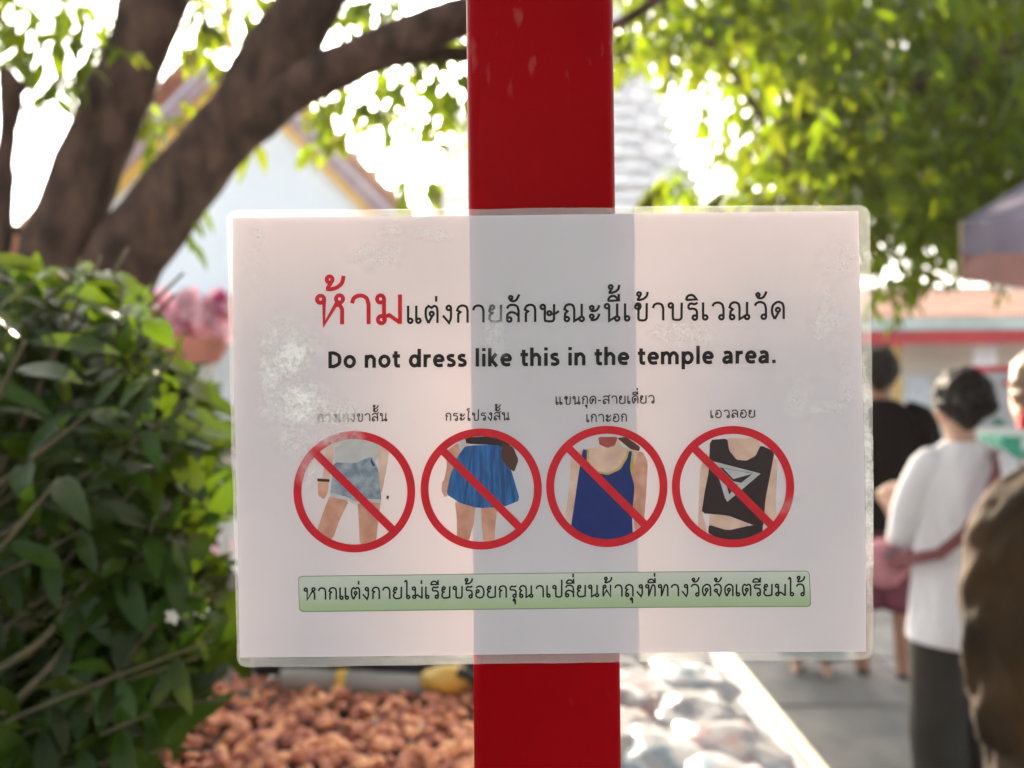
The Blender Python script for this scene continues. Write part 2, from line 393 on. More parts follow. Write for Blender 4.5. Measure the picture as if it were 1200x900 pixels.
write('thai_lettering', 'เอวลอย', 832, 884, 489.6, 489, 9.0, K_grey, .15)

def flat(name, pts, material, parent, z, res=0):
    bm = bmesh.new(); vs = [bm.verts.new((*S(*p), 0)) for p in pts]; fc = bm.faces.new(vs)
    if res:                                       # cut into narrow strips so that it follows the sheet
        xs = [v.co.x for v in vs]
        ys = [v.co.y for v in vs]
        for k in range(math.floor(min(xs) / .003) + 1, math.ceil(max(xs) / .003)):
            bmesh.ops.bisect_plane(bm, geom=bm.verts[:] + bm.edges[:] + bm.faces[:], plane_co=(k * .003, 0, 0), plane_no=(1, 0, 0))
        for k in range(math.floor(min(ys) / .006) + 1, math.ceil(max(ys) / .006)):
            bmesh.ops.bisect_plane(bm, geom=bm.verts[:] + bm.edges[:] + bm.faces[:], plane_co=(0, k * .006, 0), plane_no=(0, 1, 0))
    else: bmesh.ops.triangulate(bm, faces=[fc], ngon_method='EAR_CLIP')
    for v in bm.verts: v.co.z = z + bend(v.co.x, v.co.y)
    bmesh.ops.recalc_face_normals(bm, faces=bm.faces)
    return obj(name, bm, material, parent)
# green banner: flat print with its own vertical colour run
gm = bpy.data.materials.new('green_banner_print'); gm.use_nodes = True; n = gm.node_tree.nodes; l = gm.node_tree.links
tc = n.new('ShaderNodeTexCoord'); sx = n.new('ShaderNodeSeparateXYZ'); l.new(tc.outputs['Object'], sx.inputs[0])
mr = n.new('ShaderNodeMapRange'); yb = S(650, 712)[1]; yt = S(650, 671)[1]
mr.inputs[1].default_value = yb; mr.inputs[2].default_value = yt; l.new(sx.outputs[1], mr.inputs[0])
cr = n.new('ShaderNodeValToRGB'); e = cr.color_ramp.elements; e[0].position = 0; e[0].color = (.43, .56, .33, 1); e[1].position = 1; e[1].color = (.66, .69, .64, 1)
q = e.new(.32); q.color = (.52, .62, .47, 1); q = e.new(.5); q.color = (.61, .67, .59, 1)
l.new(mr.outputs[0], cr.inputs[0]); P = n['Principled BSDF']; l.new(cr.outputs[0], P.inputs['Base Color']); P.inputs['Roughness'].default_value = .8; P.inputs['Specular IOR Level'].default_value = .1
t = n.new('ShaderNodeBsdfTranslucent'); t.inputs[0].default_value = (.75, .72, .5, 1); mx = n.new('ShaderNodeMixShader'); mx.inputs[0].default_value = .03
l.new(P.outputs[0], mx.inputs[1]); l.new(t.outputs[0], mx.inputs[2]); l.new(mx.outputs[0], n['Material Output'].inputs[0])
def rrect(cs, r):
    """rounded quad through four corners (tl, tr, br, bl)"""
    out = []
    for i in range(4):
        p = Vector(cs[i]); a = (Vector(cs[i - 1]) - p).normalized(); b = (Vector(cs[(i + 1) % 4]) - p).normalized()
        for k in range(6):
            t = k / 5; out.append(tuple((p + a * r) * (1 - t) ** 2 + p * 2 * t * (1 - t) + (p + b * r) * t * t))
    return out
pts = rrect([(350.5, 675.5), (946, 668.5), (948, 709), (351.5, 716)], 5)
bn = flat('caption_banner', pts, gm, sign, .00010, 1)
fr = flat('banner_outline', rrect([(349.7, 674.7), (946.9, 667.7), (948.9, 709.9), (350.7, 717.0)], 5.5), ink('green_outline_ink', (.18, .28, .18)), sign, .00005, 1)
write('thai_lettering', 'หากแต่งกายไม่เรียบร้อยกรุณาเปลี่ยนผ้าถุงที่ทางวัดจัดเตรียมไว้', 356.5, 941.5, 702.5, 697, 14.2, K_black, .135, sp=.19)

def ring_flat(cx, cy, ro, ri, material, parent, z):
    V, Fc = [], []; N = 72
    for k in range(N):
        a = 2 * math.pi * k / N
        for r in (ro, ri):
            x, y = S(cx + r * math.cos(a), cy + r * math.sin(a)); V.append((x, y, z + bend(x, y)))
    for k in range(N):
        j = (k + 1) % N; Fc.append((2 * k + 1, 2 * k, 2 * j, 2 * j + 1))
    return obj('prohibition_ring', mesh('prohibition_ring', V, Fc, material), parent=parent)
SK = mat('printed_skin', (.76, .44, .34), .7, spec=.2, nscale=110, col2=(.58, .29, .21)); SK2 = mat('printed_pale_skin', (.80, .60, .52), .7, spec=.2, nscale=110, col2=(.66, .43, .35))
INK = {'denim': mat('printed_denim', (.44, .50, .58), .8, nscale=220, col2=(.18, .24, .34), trans=.1), 'white': ink('printed_white', (.66, .64, .66)),
 'blue': mat('printed_blue', (.02, .20, .56), .8, nscale=200, col2=(.01, .08, .30), trans=.04, stretch=(3, .35, 1)), 'navy': ink('printed_navy', (.006, .03, .22)), 'dark': ink('printed_dark', (.035, .018, .022)),
 'yellow': ink('printed_yellow', (.62, .48, .14)), 'lilac': ink('printed_lilac', (.50, .46, .52)), 'red': K_red, 'skin': SK, 'pale': SK2, 'hair': ink('printed_hair', (.10, .04, .03)), 'frame': ink('printed_light_grey', (.60, .60, .66)), 'fold': ink('printed_deep_blue', (.02, .10, .26)), 'lip': ink('printed_rose', (.45, .10, .09))}
def picto(cx, cy, shapes, s):
    """one crossed-out picture; shapes in the 1200x658 enlargement units -> photo px by s"""
    p = empty('prohibition_picture'); p.parent = sign
    z = .00008
    for nm, c, pts in shapes:
        q = [s(*a) for a in pts]
        if nm not in ('printed_triangle', 'bracelet', 'stain'):      # soften the outline
            q = [tuple(.88 * u + .12 * v for u, v in zip(q[i], q[(i + j) % len(q)])) for i in range(len(q)) for j in ((-1), 1)]
        q2 = []
        for a in q:                                   # keep inside the ring
            d = math.hypot(a[0] - cx, a[1] - cy)
            if d > 66: a = (cx + (a[0] - cx) * 66 / d, cy + (a[1] - cy) * 66 / d)
            q2.append(a)
        flat(nm, q2, INK[c], p, z, 1); z += .000022
    ring_flat(cx, cy, 71, 61.7, K_red, p, .00038)
    a = R(45); u = (math.cos(a), math.sin(a)); hw = 4.7; L = 63.5; nn = (-u[1], u[0])
    pts = [(cx + u[0] * L + nn[0] * hw, cy + u[1] * L + nn[1] * hw), (cx + u[0] * L - nn[0] * hw, cy + u[1] * L - nn[1] * hw),
           (cx - u[0] * L - nn[0] * hw, cy - u[1] * L - nn[1] * hw), (cx - u[0] * L + nn[0] * hw, cy - u[1] * L + nn[1] * hw)]
    flat('diagonal_bar', pts, K_red, p, .00042, 1)
s1 = lambda x, y: (330 + x / 3.871, 490 + y / 3.871)
s2 = lambda x, y: (630 + x / 3.871, 490 + y / 3.871)
picto(415.8, 576, [
 ('arm', 'pale', [(195, 120), (240, 105), (238, 180), (222, 260), (215, 300), (180, 300), (195, 230)]),
 ('hand', 'skin', [(165, 290), (215, 285), (215, 330), (195, 368), (168, 350)]),
 ('arm', 'pale', [(440, 120), (490, 150), (475, 240), (455, 340), (440, 330), (440, 220)]),
 ('leg', 'skin', [(222, 345), (308, 375), (265, 460), (235, 545), (175, 560), (160, 520), (185, 440)]),
 ('leg', 'skin', [(345, 375), (452, 375), (440, 450), (428, 570), (355, 570), (352, 470)]),
 ('top', 'white', [(245, 98), (330, 85), (440, 100), (440, 190), (330, 205), (240, 205)]),
 ('thigh_shade', 'skin', [(235, 350), (262, 360), (215, 470), (190, 545), (180, 540), (200, 450)]),
 ('thigh_shade', 'skin', [(425, 380), (446, 378), (430, 560), (418, 560)]),
 ('shorts', 'denim', [(240, 198), (330, 205), (412, 172), (440, 230), (455, 385), (385, 378), (335, 392), (300, 372), (222, 355), (228, 290)]),
 ('shorts_hem', 'white', [(228, 338), (300, 356), (335, 378), (385, 364), (452, 368), (455, 385), (385, 378), (335, 392), (300, 372), (222, 355)]),
 ('pocket', 'fold', [(408, 180), (420, 205), (425, 215), (416, 218), (404, 196)]),
 ('bracelet', 'hair', [(165, 272), (220, 276), (220, 288), (165, 286)]),
 ('stain', 'hair', [(478, 350), (488, 352), (486, 368), (476, 364)])], s1)
picto(564, 573, [
 ('arm', 'skin', [(745, 150), (800, 110), (815, 160), (780, 240), (760, 290), (735, 290), (750, 220)]),
 ('hand', 'skin', [(728, 285), (770, 275), (765, 340), (740, 360), (725, 330)]),
 ('top', 'white', [(800, 100), (850, 92), (850, 130), (808, 165)]),
 ('leg', 'skin', [(785, 375), (880, 395), (872, 480), (850, 555), (795, 545), (795, 450)]),
 ('leg', 'skin', [(905, 395), (980, 400), (970, 480), (965, 560), (915, 560), (908, 480)]),
 ('skirt', 'blue', [(835, 125), (1000, 118), (1040, 230), (1082, 372), (1010, 402), (890, 408), (810, 385), (748, 345), (765, 260), (800, 170)]),
 ('skirt_fold', 'fold', [(985, 140), (1003, 140), (1018, 395), (1000, 400)]), ('skirt_fold', 'fold', [(905, 160), (912, 160), (905, 404), (890, 404)]),
 ('skirt_fold', 'fold', [(860, 140), (866, 140), (835, 390), (822, 386)]), ('skirt_fold', 'fold', [(948, 140), (953, 140), (965, 402), (952, 404)]), ('skirt_fold', 'fold', [(1012, 180), (1017, 180), (1062, 378), (1052, 384)]),
 ('top', 'dark', [(832, 88), (990, 80), (1045, 120), (1000, 132), (985, 122), (838, 116)]),
 ('checked_shirt', 'hair', [(1000, 110), (1050, 130), (1075, 190), (1055, 245), (1020, 215), (995, 180)])], s1)
picto(711, 570, [
 ('arm', 'pale', [(150, 180), (200, 140), (210, 200), (180, 330), (155, 470), (125, 460), (145, 300)]),
 ('arm', 'skin', [(420, 160), (475, 150), (500, 200), (492, 350), (480, 500), (440, 510), (428, 360), (425, 250)]),
 ('chest', 'pale', [(190, 150), (270, 130), (290, 95), (370, 95), (380, 130), (460, 150), (420, 260), (200, 260)]),
 ('neck', 'lip', [(275, 85), (365, 85), (350, 125), (315, 135), (280, 120)]),
 ('hair', 'hair', [(360, 90), (400, 85), (465, 130), (460, 150), (420, 140)]),
 ('vest_trim', 'yellow', [(200, 140), (235, 140), (232, 200), (262, 238), (320, 248), (370, 222), (400, 170), (405, 148), (432, 148), (440, 260), (300, 290), (190, 250)]),
 ('vest', 'navy', [(205, 143), (224, 143), (222, 205), (256, 246), (320, 258), (376, 232), (408, 178), (414, 150), (428, 150), (418, 230), (440, 310), (428, 440), (432, 540), (330, 562), (230, 556), (150, 500), (168, 380), (185, 260)])], s2)
picto(858, 570, [
 ('arm', 'pale', [(760, 150), (785, 180), (770, 300), (745, 430), (770, 520), (725, 500), (730, 380), (735, 240)]),
 ('arm', 'pale', [(1065, 180), (1085, 190), (1075, 380), (1080, 450), (1020, 480), (1030, 360), (1050, 260)]),
 ('waist', 'pale', [(780, 430), (950, 440), (955, 500), (860, 510), (775, 500)]),
 ('trousers', 'dark', [(775, 482), (860, 508), (960, 485), (1018, 480), (1015, 530), (900, 560), (820, 545), (772, 520)]),
 ('chest', 'pale', [(850, 90), (990, 90), (1010, 130), (960, 200), (900, 200), (850, 150)]),
 ('crop_top', 'dark', [(780, 98), (858, 92), (866, 145), (900, 188), (945, 192), (985, 170), (1008, 122), (1070, 150), (1050, 260), (1030, 360), (1018, 500), (940, 470), (860, 440), (742, 430), (755, 340), (775, 240)]),
 ('printed_triangle', 'frame', [(795, 195), (1008, 250), (858, 378), (848, 362), (826, 290)]),
 ('printed_triangle', 'dark', [(822, 222), (975, 248), (920, 292), (885, 285)]), ('printed_triangle', 'frame', [(838, 226), (975, 250), (885, 275)]),
 ('printed_triangle', 'dark', [(850, 290), (905, 300), (866, 345)])], s2)

# laminate film over the paper with its milky delaminated patches
def film_mat(name, patches, base, edge=False):
    m = bpy.data.materials.new(name); m.use_nodes = True; n = m.node_tree.nodes; l = m.node_tree.links
    n.remove(n['Principled BSDF']); tc = n.new('ShaderNodeTexCoord'); o = tc.outputs['Object']
    acc = None
    wn = n.new('ShaderNodeTexNoise'); wn.inputs['Scale'].default_value = 55; wn.inputs['Detail'].default_value = 4; l.new(o, wn.inputs[0])
    wv = n.new('ShaderNodeVectorMath'); wv.operation = 'MULTIPLY_ADD'; l.new(wn.outputs['Color'], wv.inputs[0]); wv.inputs[1].default_value = (.018, .018, 0); l.new(o, wv.inputs[2])
    for (px, py, rx, ry, amp) in patches:
        c = S(px, py); mp = n.new('ShaderNodeMapping'); mp.vector_type = 'POINT'
        sx, sy = SC / rx, SC / ry
        mp.inputs['Scale'].default_value = (sx, sy, 0); mp.inputs['Location'].default_value = (-(c[0] + .009) * sx, -(c[1] + .009) * sy, 0)
        l.new(wv.outputs[0], mp.inputs[0]); ln = n.new('ShaderNodeVectorMath'); ln.operation = 'LENGTH'; l.new(mp.outputs[0], ln.inputs[0])
        mr = n.new('ShaderNodeMapRange'); mr.interpolation_type = 'SMOOTHSTEP'; mr.inputs[1].default_value = 1.15; mr.inputs[2].default_value = .3; mr.inputs[3].default_value = 0; mr.inputs[4].default_value = amp
        l.new(ln.outputs['Value'], mr.inputs[0])
        if acc is None: acc = mr.outputs[0]
        else:
            a = n.new('ShaderNodeMath'); a.operation = 'MAXIMUM'; l.new(acc, a.inputs[0]); l.new(mr.outputs[0], a.inputs[1]); acc = a.outputs[0]
    # crackle within the patches
    nz = n.new('ShaderNodeTexNoise'); nz.inputs['Scale'].default_value = 420; nz.inputs['Detail'].default_value = 5; nz.inputs['Roughness'].default_value = .7; l.new(o, nz.inputs[0])
    n2 = n.new('ShaderNodeTexNoise'); n2.inputs['Scale'].default_value = 90; n2.inputs['Detail'].default_value = 4; l.new(o, n2.inputs[0])
    mu = n.new('ShaderNodeMath'); mu.operation = 'MULTIPLY'; l.new(nz.outputs[0], mu.inputs[0]); l.new(n2.outputs[0], mu.inputs[1])
    mr = n.new('ShaderNodeMapRange'); mr.inputs[1].default_value = .12; mr.inputs[2].default_value = .40; mr.inputs[3].default_value = .12; mr.inputs[4].default_value = 1; l.new(mu.outputs[0], mr.inputs[0])
    m3 = n.new('ShaderNodeMath'); m3.operation = 'MULTIPLY'; l.new(acc, m3.inputs[0]); l.new(mr.outputs[0], m3.inputs[1])
    ad = n.new('ShaderNodeMath'); ad.operation = 'ADD'; ad.use_clamp = True; l.new(m3.outputs[0], ad.inputs[0]); ad.inputs[1].default_value = base
    tp = n.new('ShaderNodeBsdfTransparent'); tp.inputs[0].default_value = (.985, .985, .98, 1)
    d = n.new('ShaderNodeBsdfDiffuse'); d.inputs[0].default_value = (.88, .86, .87, 1)
    t = n.new('ShaderNodeBsdfTranslucent'); t.inputs[0].default_value = (.85, .86, .78, 1)
    dm = n.new('ShaderNodeMixShader'); dm.inputs[0].default_value = .16 if edge else .06; l.new(d.outputs[0], dm.inputs[1]); l.new(t.outputs[0], dm.inputs[2])
    mx = n.new('ShaderNodeMixShader'); l.new(ad.outputs[0], mx.inputs[0]); l.new(tp.outputs[0], mx.inputs[1]); l.new(dm.outputs[0], mx.inputs[2])
    gl = n.new('ShaderNodeBsdfGlossy'); gl.inputs['Roughness'].default_value = .14; fr = n.new('ShaderNodeFresnel'); fr.inputs[0].default_value = 1.22
    nb = n.new('ShaderNodeTexNoise'); nb.inputs['Scale'].default_value = 30; nb.inputs['Detail'].default_value = 3; l.new(o, nb.inputs[0])
    bp = n.new('ShaderNodeBump'); bp.inputs['Strength'].default_value = .25; bp.inputs['Distance'].default_value = .001; l.new(nb.outputs[0], bp.inputs['Height'])
    l.new(bp.outputs[0], gl.inputs['Normal'])
    g2 = n.new('ShaderNodeMixShader'); l.new(fr.outputs[0], g2.inputs[0]); l.new(mx.outputs[0], g2.inputs[1]); l.new(gl.outputs[0], g2.inputs[2])
    l.new(g2.outputs[0], n['Material Output'].inputs[0]); return m
PT = [(335, 425, 36, 66, 1.3), (352, 400, 34, 20, .7), (350, 475, 50, 34, 1.2), (388, 482, 44, 20, .75), (440, 300, 40, 16, .5), (452, 272, 22, 12, .5), (508, 280, 26, 12, .7),
      (583, 385, 16, 34, .55), (795, 392, 44, 20, .75), (985, 300, 34, 30, .4), (968, 372, 22, 46, .5), (965, 480, 30, 12, .4), (985, 440, 16, 60, .35), (935, 470, 20, 30, .3), (300, 300, 14, 60, .3),
      (400, 515, 45, 14, .5), (345, 515, 25, 22, .6), (360, 545, 14, 26, .4), (930, 590, 26, 10, .3)]
v, f = grid_sheet(-.1486, .1486, -.1045, .1045, .0008, 60, 40)
obj('laminate_film', mesh('laminate_film', v, f, film_mat('clear_film', PT, .012)), parent=sign, smooth=True)
# sealed border of the pouch: outer rounded outline, inner edge at the paper, real thickness
oc = [S(268, 248), S(1019.5, 240.5), S(1020, 771), S(278, 782)]
ic = [(-.1486, .1045), (.1486, .1045), (.1486, -.1045), (-.1486, -.1045)]
def outline(cs, r, per=40):
    out = []
    for i in range(4):
        p = Vector(cs[i]); a = Vector(cs[i - 1]); b = Vector(cs[(i + 1) % 4])
        da = (a - p).normalized(); db = (b - p).normalized()
        for k in range(8):
            t = k / 7; out.append((p + da * r) * (1 - t) ** 2 + p * 2 * t * (1 - t) + (p + db * r) * t * t)
        s0 = p + db * r; s1_ = b - db * r
        for k in range(1, per): out.append(s0.lerp(s1_, k / per))
    return out
O1 = outline(oc, .006); I1 = outline(ic, .00005)
bm = bmesh.new(); loops = []
for L, ins, z in ((I1, 0, .0006), (I1, 0, .00065), (O1, .0009, .0003), (O1, 0, .00045), (O1, -.0002, .0001), (O1, .0009, -.0002), (I1, 0, -.0003)):
    c = Vector((0, 0)); ring = []
    for k, p in enumerate(L):
        q = p - (p - c).normalized() * ins
        if L is O1: q = q + (p - c).normalized() * .0004 * noise.noise(Vector((p.x * 60, p.y * 60, 1)))
        ring.append(bm.verts.new((q.x, q.y, z + bend(q.x, q.y))))
    loops.append(ring)
for a, b in zip(loops[1:], loops[2:]):
    N = len(a)
    for k in range(N): bm.faces.new((a[k], b[k], b[(k + 1) % N], a[(k + 1) % N]))
for vv in loops[0]: bm.verts.remove(vv)
EP = [(1014, 560, 12, 150, .6)]
obj('laminate_border', bm, film_mat('cloudy_sealed_film', EP, .17, True), sign)

# ------------------------------------------------------------------ leaves
def leaf_mesh(name, L, wd, mt, curl=.25, fold=.25, shape=1.0, seed=0):
    """one leaf along +X from its stalk: midrib fold, drooping tip"""
    rn = random.Random(seed); n = 6; v = []; f = []
    for i in range(n + 1):
        t = i / n; hw = wd / 2 * (math.sin(math.pi * min(1, t ** shape)) ** .8 if 0 < t < 1 else 0) + .0006
        x = L * t; z = -curl * L * t * t + rn.uniform(-.004, .004) * L * 5 * t; tw = rn.uniform(-.1, .1)
        v += [(x, hw, z + fold * hw + tw * hw), (x, 0, z), (x, -hw, z + fold * hw - tw * hw)]
    for i in range(n):
        a = i * 3; f += [(a, a + 1, a + 4, a + 3), (a + 1, a + 2, a + 5, a + 4)]
    me = mesh(name, v, f, mt)
    for p in me.polygons: p.use_smooth = True
    return me
def emit_leaves(parent, leaves, meshes, mt, limit=285, stuffname='foliage'):
    """leaves: (matrix, mesh index). The ones that show largest become objects, the rest one mass"""
    def score(M):
        p = M.translation; 
        if p.y < .4: return 0
        x, y = PX(p)
        if not (-10 < x < 1210 and -10 < y < 910): return 0
        if 275 < x < 1012 and 255 < y < 765: return 0
        if 550 < x < 722: return 0
        return 1 / p.y
    order = sorted(range(len(leaves)), key=lambda i: -score(leaves[i][0]))
    big = [i for i in order[:limit] if score(leaves[i][0]) > 0]; bigset = set(big)
    for i in big:
        M, k = leaves[i]
        o = bpy.data.objects.new('leaf', meshes[k]); COL.objects.link(o); o.parent = parent
        o.matrix_parent_inverse = Matrix(); o.matrix_basis = parent_inv(parent) @ M
    V, Fc = [], []
    for i in range(len(leaves)):
        if i in bigset: continue
        M, k = leaves[i]; b = len(V)
        V += [tuple(M @ q.co) for q in meshes[k].vertices]
        Fc += [tuple(b + j for j in p.vertices) for p in meshes[k].polygons]
    if V:
        me = mesh(stuffname, V, Fc, mt)
        o = obj(stuffname, me, parent=parent, smooth=True); o.matrix_basis = parent_inv(parent); tag(o, kind='stuff')
def parent_inv(p):
    M = Matrix.Translation(p.location) @ p.rotation_euler.to_matrix().to_4x4(); return M.inverted()
def frame(pos, d, up, roll=0, s=1):
    d = d.normalized(); side = up.cross(d)
    if side.length < 1e-4: side = d.orthogonal()
    side.normalize(); u = d.cross(side)
    M = Matrix((d, side, u)).transposed()
    M = Matrix.Rotation(roll, 3, d) @ M
    return Matrix.Translation(pos) @ (M * s).to_4x4() if False else Matrix.Translation(pos) @ M.to_4x4() @ Matrix.Scale(s, 4)

# ------------------------------------------------------------------ big tree
M_bark = mat('brown_bark', (.115, .068, .050), .9, spec=.2, nscale=16, col2=(.035, .022, .018), bump=1.0, bscale=22, detail=8, stretch=(1, 1, .5))
M_tleaf = mat('tree_leaf', (.036, .066, .006), .45, spec=.3, nscale=20, col2=(.020, .042, .004), trans=.42, tcol=(.27, .36, .006), rnd=.45)
M_twig = mat('thin_twig', (.08, .055, .035), .8)
D = 2.4
tree = empty('tree', W(90, 450, D) * 1); tree.location.z = .8
tag(tree, 'leaning brown tree with thick forking limbs and hanging green foliage', 'tree')
def limb(name, pts, d=D, lump=.16, seg=18, dd=0):
    P = [W(p[0], p[1], d + dd * i) for i, p in enumerate(pts)]; rr = [p[2] * .89 / F * (d + dd * i) for i, p in enumerate(pts)]
    bm = tube_bm(P, rr, seg, lump=lump, lscale=9)
    o = obj(name, bm, M_bark, tree, smooth=True); o.matrix_basis = parent_inv(tree); return o
# trunk from the soil to the fork
limb('trunk', [(100, 790, 66), (98, 640, 60), (92, 500, 56), (80, 400, 54), (74, 330, 50)], dd=.01)
limb('limb', [(92, 430, 50), (70, 310, 47), (98, 215, 41), (136, 120, 39), (176, 20, 38), (208, -90, 36), (235, -250, 30)])
limb('limb', [(96, 460, 50), (128, 340, 50), (180, 258, 45), (240, 185, 43), (300, 105, 40), (345, 35, 40), (385, -40, 38), (420, -160, 30)])
limb('limb', [(255, 175, 32), (300, 135, 31), (350, 103, 29), (430, 64, 27), (520, 28, 26), (600, 2, 25), (700, -40, 22), (820, -110, 16)], dd=-.005)
limb('branch', [(440, 72, 13), (500, 64, 11), (560, 64, 11), (640, 58, 10), (720, 30, 7), (800, -20, 5)], d=2.5)
limb('branch', [(2, 420, 13), (3, 300, 12), (5, 200, 12), (10, 150, 10), (14, 118, 15), (10, 96, 14), (7, 82, 8)], lump=.3)
limb('branch', [(12, 112, 8), (26, 104, 6), (33, 88, 5), (36, 76, 2)], lump=.2, seg=8)
limb('branch', [(60, 290, 8), (34, 275, 6), (14, 268, 6), (2, 262, 5)], lump=.2, seg=8)
limb('branch', [(900, 150, 5), (1010, 110, 6), (1110, 90, 8), (1220, 30, 12), (1300, -60, 16)], d=3.6)
limb('branch', [(760, -10, 7), (840, 60, 5), (900, 150, 4), (940, 230, 3)], d=3.4, seg=8)

TL = [leaf_mesh('leaf', .088, .031, M_tleaf, .25, .3, .85, 1), leaf_mesh('leaf', .100, .032, M_tleaf, .35, .25, .8, 2),
      leaf_mesh('leaf', .072, .029, M_tleaf, .15, .35, .9, 3), leaf_mesh('leaf', .095, .027, M_tleaf, .1, .4, .85, 4)]
leaves = []; twigV = bmesh.new()
rn = random.Random(11)
def spray(p, dirn, n=9, L=.22, s=1.0, twig=True, keep_sun=True):
    dirn = dirn.normalized(); q = p.copy(); pts = [q.copy()]
    for i in range(n):
        dirn = (dirn + Vector((rn.uniform(-.15, .15), rn.uniform(-.15, .15), -.07))).normalized()
        q = q + dirn * (L / n); pts.append(q.copy())
        a = rn.uniform(0, 6.28); side = Vector((math.cos(a), math.sin(a), rn.uniform(-.5, .25)))
        ld = (dirn * .6 + side * 1.0 + Vector((0, 0, -.28))).normalized()
        if keep_sun and sunclear(q + ld * .05, .05 * s): continue
        leaves.append((frame(q, ld, Vector((rn.uniform(-.6, .6), rn.uniform(-.6, .6), 1)), 0, s * rn.uniform(.75, 1.2)), rn.randrange(4)))
    if twig: tube_bm([pts[0], pts[n // 2], pts[-1]], [.002 * s, .0015 * s, .0008], 4, twigV, caps=False)
def sunclear(p, margin=.0):
    """True when p would shade the sign from the low sun"""
    t = (p.y - .379) / SUND.y; q = p - SUND * t
    return abs(q.x - .02) < .16 + margin and abs(q.z - 1.475) < .115 + margin and p.y > .45
def region(x0, x1, y0, y1, d0, d1, n, s=1.0, dens=None, L=.22, k=9):
    c = 0; tries = 0
    while c < n and tries < n * 8:
        tries += 1
        px, py, d = rn.uniform(x0, x1), rn.uniform(y0, y1), rn.uniform(d0, d1)
        if dens and rn.random() > dens(px, py): continue
        p = W(px, py, d)
        if sunclear(p, .05) and p.y < 3: continue
        spray(p, Vector((rn.uniform(-1, 1), rn.uniform(-.6, .6), rn.uniform(-.7, .2))), k, L, s); c += 1
region(-60, 100, -60, 40, 2.1, 2.9, 16)
region(70, 130, 5, 70, 2.1, 2.6, 6); region(95, 112, 55, 85, 2.1, 2.3, 2, k=6, L=.15)
region(44, 60, 85, 100, 2.5, 2.6, 1, k=5, L=.12, s=.7); region(150, 175, 95, 130, 2.6, 2.9, 2, k=6, L=.15)
region(205, 300, -30, 60, 2.5, 3.1, 16); region(165, 225, 110, 185, 2.5, 2.9, 8, k=7, L=.14)
region(300, 345, 100, 150, 2.5, 2.8, 2, k=6, L=.14); region(215, 235, 215, 235, 2.4, 2.5, 2, k=6, L=.14)
region(350, 560, -40, 60, 2.6, 3.6, 30); region(370, 570, 55, 120, 2.6, 3.8, 34); region(380, 450, 100, 135, 2.8, 3.6, 6)
region(500, 550, 105, 150, 2.7, 3.6, 5, k=7)
spray(W(488, 128, 3.9), Vector((.25, 0, -1)), 8, .36, 1.15, keep_sun=False); spray(W(540, 100, 3.6), Vector((-.4, 0, -.6)), 7, .24, 1.1, keep_sun=False); region(300, 420, 90, 140, 2.7, 3.2, 2)

def dR(x, y):
    if x < 800 and y > 70: return .012
    if x < 735: return .8
    lim = 40 + (x - 730) * 1.1 if x < 900 else 215 + (x - 900) * .28
    if x < 890:
        return 1.0 if y < 60 else (.34 if y < 100 else .08 if y < 215 else .04) + max(0, (x - 840) / 300)
    return 1 if y < 190 + (x - 890) * .15 else .50 if y < 250 else .22
region(715, 1260, -60, 265, 2.6, 3.6, 230, dens=dR)
region(715, 1260, -60, 255, 3.6, 5.2, 560, dens=dR, s=1.2)
region(860, 1260, -60, 235, 4.8, 6.5, 650, dens=dR, s=1.6, L=.36)
region(775, 800, 195, 215, 2.7, 2.9, 3, k=8, L=.16)
region(1015, 1200, 225, 300, 3.2, 4.8, 60, dens=None); region(1020, 1130, 290, 325, 3.6, 4.8, 14); region(1020, 1060, 290, 345, 4.0, 5, 6); region(1080, 1110, 300, 330, 3.6, 4, 2)
# leaves added in the low sun's path to dim the sign's two ends
for (pa, pb_, n_) in ((245, 370, 30), (370, 450, 9), (800, 900, 8), (880, 1045, 26)):
    for i in range(n_):
        lx = W(rn.uniform(pa, pb_), rn.uniform(250, 790), .379); q = lx + SUND * rn.uniform(5.5, 7.0)
        leaves.append((frame(q, Vector((rn.uniform(-.5, .5), rn.uniform(-.3, .3), -1)), Vector((rn.uniform(-.3, .3), -1, .2)), 0, rn.uniform(1.0, 1.5)), rn.randrange(4)))
for i in range(95):                                   # sprays added in the sun's path to shade the parasol
    q = W(rn.uniform(1120, 1290), rn.uniform(225, 345), rn.uniform(1.9, 2.7)) + SUND * rn.uniform(1.0, 2.6)
    if PX(q)[1] > 268 and PX(q)[0] < 1030: continue
    spray(q, Vector((rn.uniform(-1, 1), rn.uniform(-.6, .6), rn.uniform(-.5, .4))), 7, .18, 1.2)
# unseen crown added above and behind the viewer to darken sign and post
c = 0
while c < 520:
    p = Vector((rn.uniform(-4.5, 4.5), rn.uniform(-5.0, 3.2), 0)); p.z = rn.uniform(2.5, 4.2) - max(0, -p.y) * .12
    if p.y > -.5:
        if p.y < 1.3 or PX(p)[1] > -330 or sunclear(p, .25): c += .2; continue
    spray(p, Vector((rn.uniform(-1, 1), rn.uniform(-1, 1), -.1)), 8, .5, 2.6, False); c += 1
tw = obj('twigs', twigV, M_twig, tree); tw.matrix_basis = parent_inv(tree); tag(tw, kind='stuff')
emit_leaves(tree, leaves, TL, M_tleaf, 285)

